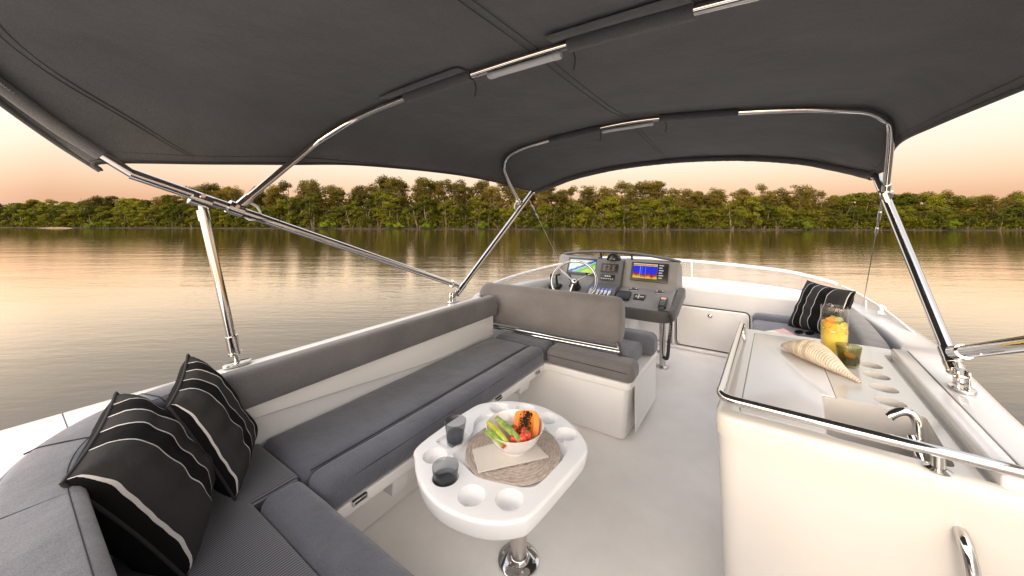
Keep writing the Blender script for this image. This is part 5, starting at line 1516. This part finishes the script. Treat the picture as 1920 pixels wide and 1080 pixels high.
    t = bpy.data.objects.new('trunk', me); C.objects.link(t); t.parent = e
    crown(clumps, n, size, rnd, LM[kind], 'crown', e)
    e['h'] = h
    return e
PROTO = {k: [tree_proto(k, 11 * i + s) for i in range(n)] for k, n, s in (('gum', 7, 1), ('mangrove', 6, 2), ('bush', 2, 3))}
USED = set()
LAB = {'gum': ('tall olive brown gum tree with thin pale trunk in the back row', 'tree', 'tall gum trees behind the mangroves'),
       'mangrove': ('rounded green mangrove tree at the water edge on the far bank', 'tree', 'mangroves along the far shore'),
       'bush': ('low bright lime green bush overhanging the water on the far bank', 'bush', 'lime green bushes on the far shore')}
def plant(kind, X, D, height, rnd, wide=1.0):
    p = rnd.choice(PROTO[kind])
    if p.name not in USED: USED.add(p.name); e = p
    else:
        e = p.copy(); C.objects.link(e)
        for ch in p.children:
            c_ = ch.copy(); C.objects.link(c_); c_.parent = e
    e.location = cam2boat(X, D, WATER + .5); e.rotation_euler = (0, 0, rnd.uniform(0, 6.28))
    s = height / p['h']; sw = s ** .6 * wide
    e.scale = (sw, sw, s)
    e['label'], e['category'], e['group'] = LAB[kind]
# skyline: (picture x, picture y of the tree tops)
SKY = [(-260, 372), (0, 376), (100, 374), (200, 371), (300, 369), (340, 366), (365, 352), (430, 350), (460, 356), (500, 352), (570, 343), (640, 350), (700, 340), (790, 335), (860, 342), (940, 341), (1000, 348), (1060, 354), (1130, 350), (1190, 346), (1250, 341), (1300, 352), (1340, 357), (1400, 349), (1450, 352), (1510, 354), (1560, 369), (1620, 364), (1680, 363), (1760, 361), (1850, 365), (1920, 362), (2200, 366)]
def skyline(px):
    for (a, ya), (c_, yc) in zip(SKY, SKY[1:]):
        if a <= px <= c_: return ya + (yc - ya) * (px - a) / (c_ - a)
    return SKY[0][1] if px < SKY[0][0] else SKY[-1][1]
rnd = random.Random(21)
X = -290
while X < 255:                       # back row
    D = shore(X) + rnd.uniform(9, 22); px = 960 + 660 * X / D
    hh = (H - WATER - .5) + (410 - skyline(px)) / 660 * D
    left = px < 345 or px > 1560
    plant('gum' if (not left or rnd.random() < .35) else 'mangrove', X, D, hh * rnd.uniform(.88, 1.06), rnd, 1.3)
    X += rnd.uniform(2.9, 4.1)
X = -285
while X < 250:                       # front row, over the water
    D = shore(X) + rnd.uniform(1.5, 5); px = 960 + 660 * X / D
    hh = (H - WATER - .5) + (410 - skyline(px)) / 660 * D
    plant('mangrove', X, D, hh * rnd.uniform(.42, .80), rnd, 1.2)
    X += rnd.uniform(3.6, 5.6)
for px in (735, 718, 330, 95, 60, 590, 800, 905, 1020, 1480, 1720):
    D = 158; X = (px - 960) / 660 * D; plant('bush', X, shore(X) + .8, rnd.uniform(3.2, 5.0), rnd, 1.2)
for k, ps in PROTO.items():
    for p in ps:
        if p.name not in USED:
            for ch in list(p.children): bpy.data.objects.remove(ch)
            bpy.data.objects.remove(p)
for o in C.objects:
    if o.get('h') is not None: del o['h']
# unseparable wood behind and scrub beneath
def band(name, n, d0, d1, z0f, z1f, size, m, seed):
    rnd = random.Random(seed); b = bmesh.new()
    for _ in range(n):
        X = rnd.uniform(-520, 470); D = shore(max(-330, min(330, X))) + rnd.uniform(d0, d1); px = 960 + 660 * X / D
        hh = (H - WATER - .5) + (410 - skyline(px)) / 660 * D
        z = WATER + .4 + hh * rnd.uniform(z0f, z1f) * (.8 + .35 * noise.noise(V((X * .12, D * .1, 0))))
        p = cam2boat(X, D, z); s = size * rnd.uniform(.6, 1.3)
        nrm = V((rnd.gauss(0, 1), rnd.gauss(0, 1), rnd.gauss(0, 1))).normalized(); t = nrm.orthogonal().normalized(); w_ = nrm.cross(t)
        b.faces.new([b.verts.new(p + t * s * a + w_ * s * c) for a, c in ((-1, 0), (0, -.8), (1, 0), (0, .8))])
    me = bpy.data.meshes.new(name); b.to_mesh(me); b.free(); me.materials.append(m)
    o = bpy.data.objects.new(name, me); C.objects.link(o); o['kind'] = 'stuff'
    o['label'] = {'woodland': 'dense olive woodland filling in behind the separate trees on the far bank', 'undergrowth': 'dark green undergrowth along the foot of the far bank'}[name]; o['category'] = name
band('woodland', 135000, 14, 34, .03, .86, .60, LM['gum'], 5)
band('undergrowth', 58000, .4, 9, .0, .34, .32, LM['mangrove'], 6)

# ------------------------------------------------------------------ sky, sun, camera
SUN_AZ = TH + math.pi + R(-28)     # behind the camera, to its left (angle from +y toward -x)
SUN_EL = R(9)
wd = bpy.data.worlds.new('World'); bpy.context.scene.world = wd; wd.use_nodes = True
nt = wd.node_tree; nt.nodes.clear()
def wn_(t, **kw):
    n = nt.nodes.new(t)
    for k, v in kw.items():
        if k in n.inputs: n.inputs[k].default_value = v
        else: setattr(n, k, v)
    return n
L_ = nt.links.new
sdir = V((-math.sin(SUN_AZ) * math.cos(SUN_EL), math.cos(SUN_AZ) * math.cos(SUN_EL), math.sin(SUN_EL)))
sky = wn_('ShaderNodeTexSky', sky_type='NISHITA', sun_disc=False)
sky.sun_elevation = SUN_EL; sky.sun_rotation = math.atan2(sdir.x, sdir.y); sky.air_density = 1.2; sky.dust_density = 3.0
bg1 = wn_('ShaderNodeBackground', Strength=SKY_N if 'SKY_N' in globals() else .03); L_(sky.outputs[0], bg1.inputs[0])
tc = wn_('ShaderNodeTexCoord'); sp = wn_('ShaderNodeSeparateXYZ'); L_(tc.outputs['Generated'], sp.inputs[0])
rp = wn_('ShaderNodeValToRGB'); cr = rp.color_ramp; cr.interpolation = 'LINEAR'
stops = [(0.0, (.70, .40, .27)), (.045, (.84, .49, .31)), (.09, (.98, .68, .48)), (.135, (1.04, .84, .66)), (.19, (1.06, .94, .80)), (.30, (1.25, 1.16, 1.02)), (.50, (1.28, 1.28, 1.32)), (1, (1.0, 1.08, 1.28))]
cr.elements[0].position, cr.elements[0].color = stops[0][0], (*stops[0][1], 1); cr.elements[1].position, cr.elements[1].color = 1, (*stops[-1][1], 1)
for p_, c_ in stops[1:-1]:
    e = cr.elements.new(p_); e.color = (*c_, 1)
L_(sp.outputs['Z'], rp.inputs[0])
# afterglow: brighter warm sky round the place where the sun went down
vd = wn_('ShaderNodeVectorMath', operation='DOT_PRODUCT'); vd.inputs[1].default_value = sdir; L_(tc.outputs['Generated'], vd.inputs[0])
mr = wn_('ShaderNodeMapRange'); mr.inputs[1].default_value = -.15; mr.inputs[2].default_value = 1; L_(vd.outputs['Value'], mr.inputs[0])
pw = wn_('ShaderNodeMath', operation='POWER'); pw.inputs[1].default_value = 1.2; L_(mr.outputs[0], pw.inputs[0])
gm = wn_('ShaderNodeMix', data_type='RGBA', blend_type='MULTIPLY'); gm.inputs[0].default_value = 1; gm.inputs[6].default_value = (4.7, 4.1, 3.55, 1)
L_(pw.outputs[0], gm.inputs[7])
ad = wn_('ShaderNodeMix', data_type='RGBA', blend_type='ADD'); ad.inputs[0].default_value = 1; L_(rp.outputs[0], ad.inputs[6]); L_(gm.outputs[2], ad.inputs[7])
bg2 = wn_('ShaderNodeBackground', Strength=1.0); L_(ad.outputs[2], bg2.inputs[0])
sh = wn_('ShaderNodeAddShader'); L_(bg1.outputs[0], sh.inputs[0]); L_(bg2.outputs[0], sh.inputs[1])
wo = wn_('ShaderNodeOutputWorld'); L_(sh.outputs[0], wo.inputs[0])
ld = bpy.data.lights.new('sun', 'SUN'); ld.energy = 1.2; ld.color = (1, .74, .48); ld.angle = R(22)
lo = bpy.data.objects.new('sun', ld); C.objects.link(lo); lo.rotation_euler = sdir.to_track_quat('Z', 'Y').to_euler()
cd_ = bpy.data.cameras.new('camera'); cam = bpy.data.objects.new('camera', cd_); C.objects.link(cam)
cam.location = (0, 0, H); cam.rotation_euler = (math.pi / 2, 0, TH)
cd_.sensor_width = 36; cd_.lens = 36 * F; cd_.shift_y = -130 / 1920; cd_.clip_start = .02; cd_.clip_end = 3000
sc = bpy.context.scene; sc.camera = cam
sc.view_settings.view_transform = 'Standard'; sc.view_settings.look = 'None'; sc.view_settings.exposure = 0
cy = sc.cycles; cy.use_denoising = True; cy.max_bounces = 10; cy.transparent_max_bounces = 12; cy.transmission_bounces = 10; cy.glossy_bounces = 5; cy.diffuse_bounces = 4
cy.caustics_reflective = False; cy.caustics_refractive = False; cy.sample_clamp_indirect = 6
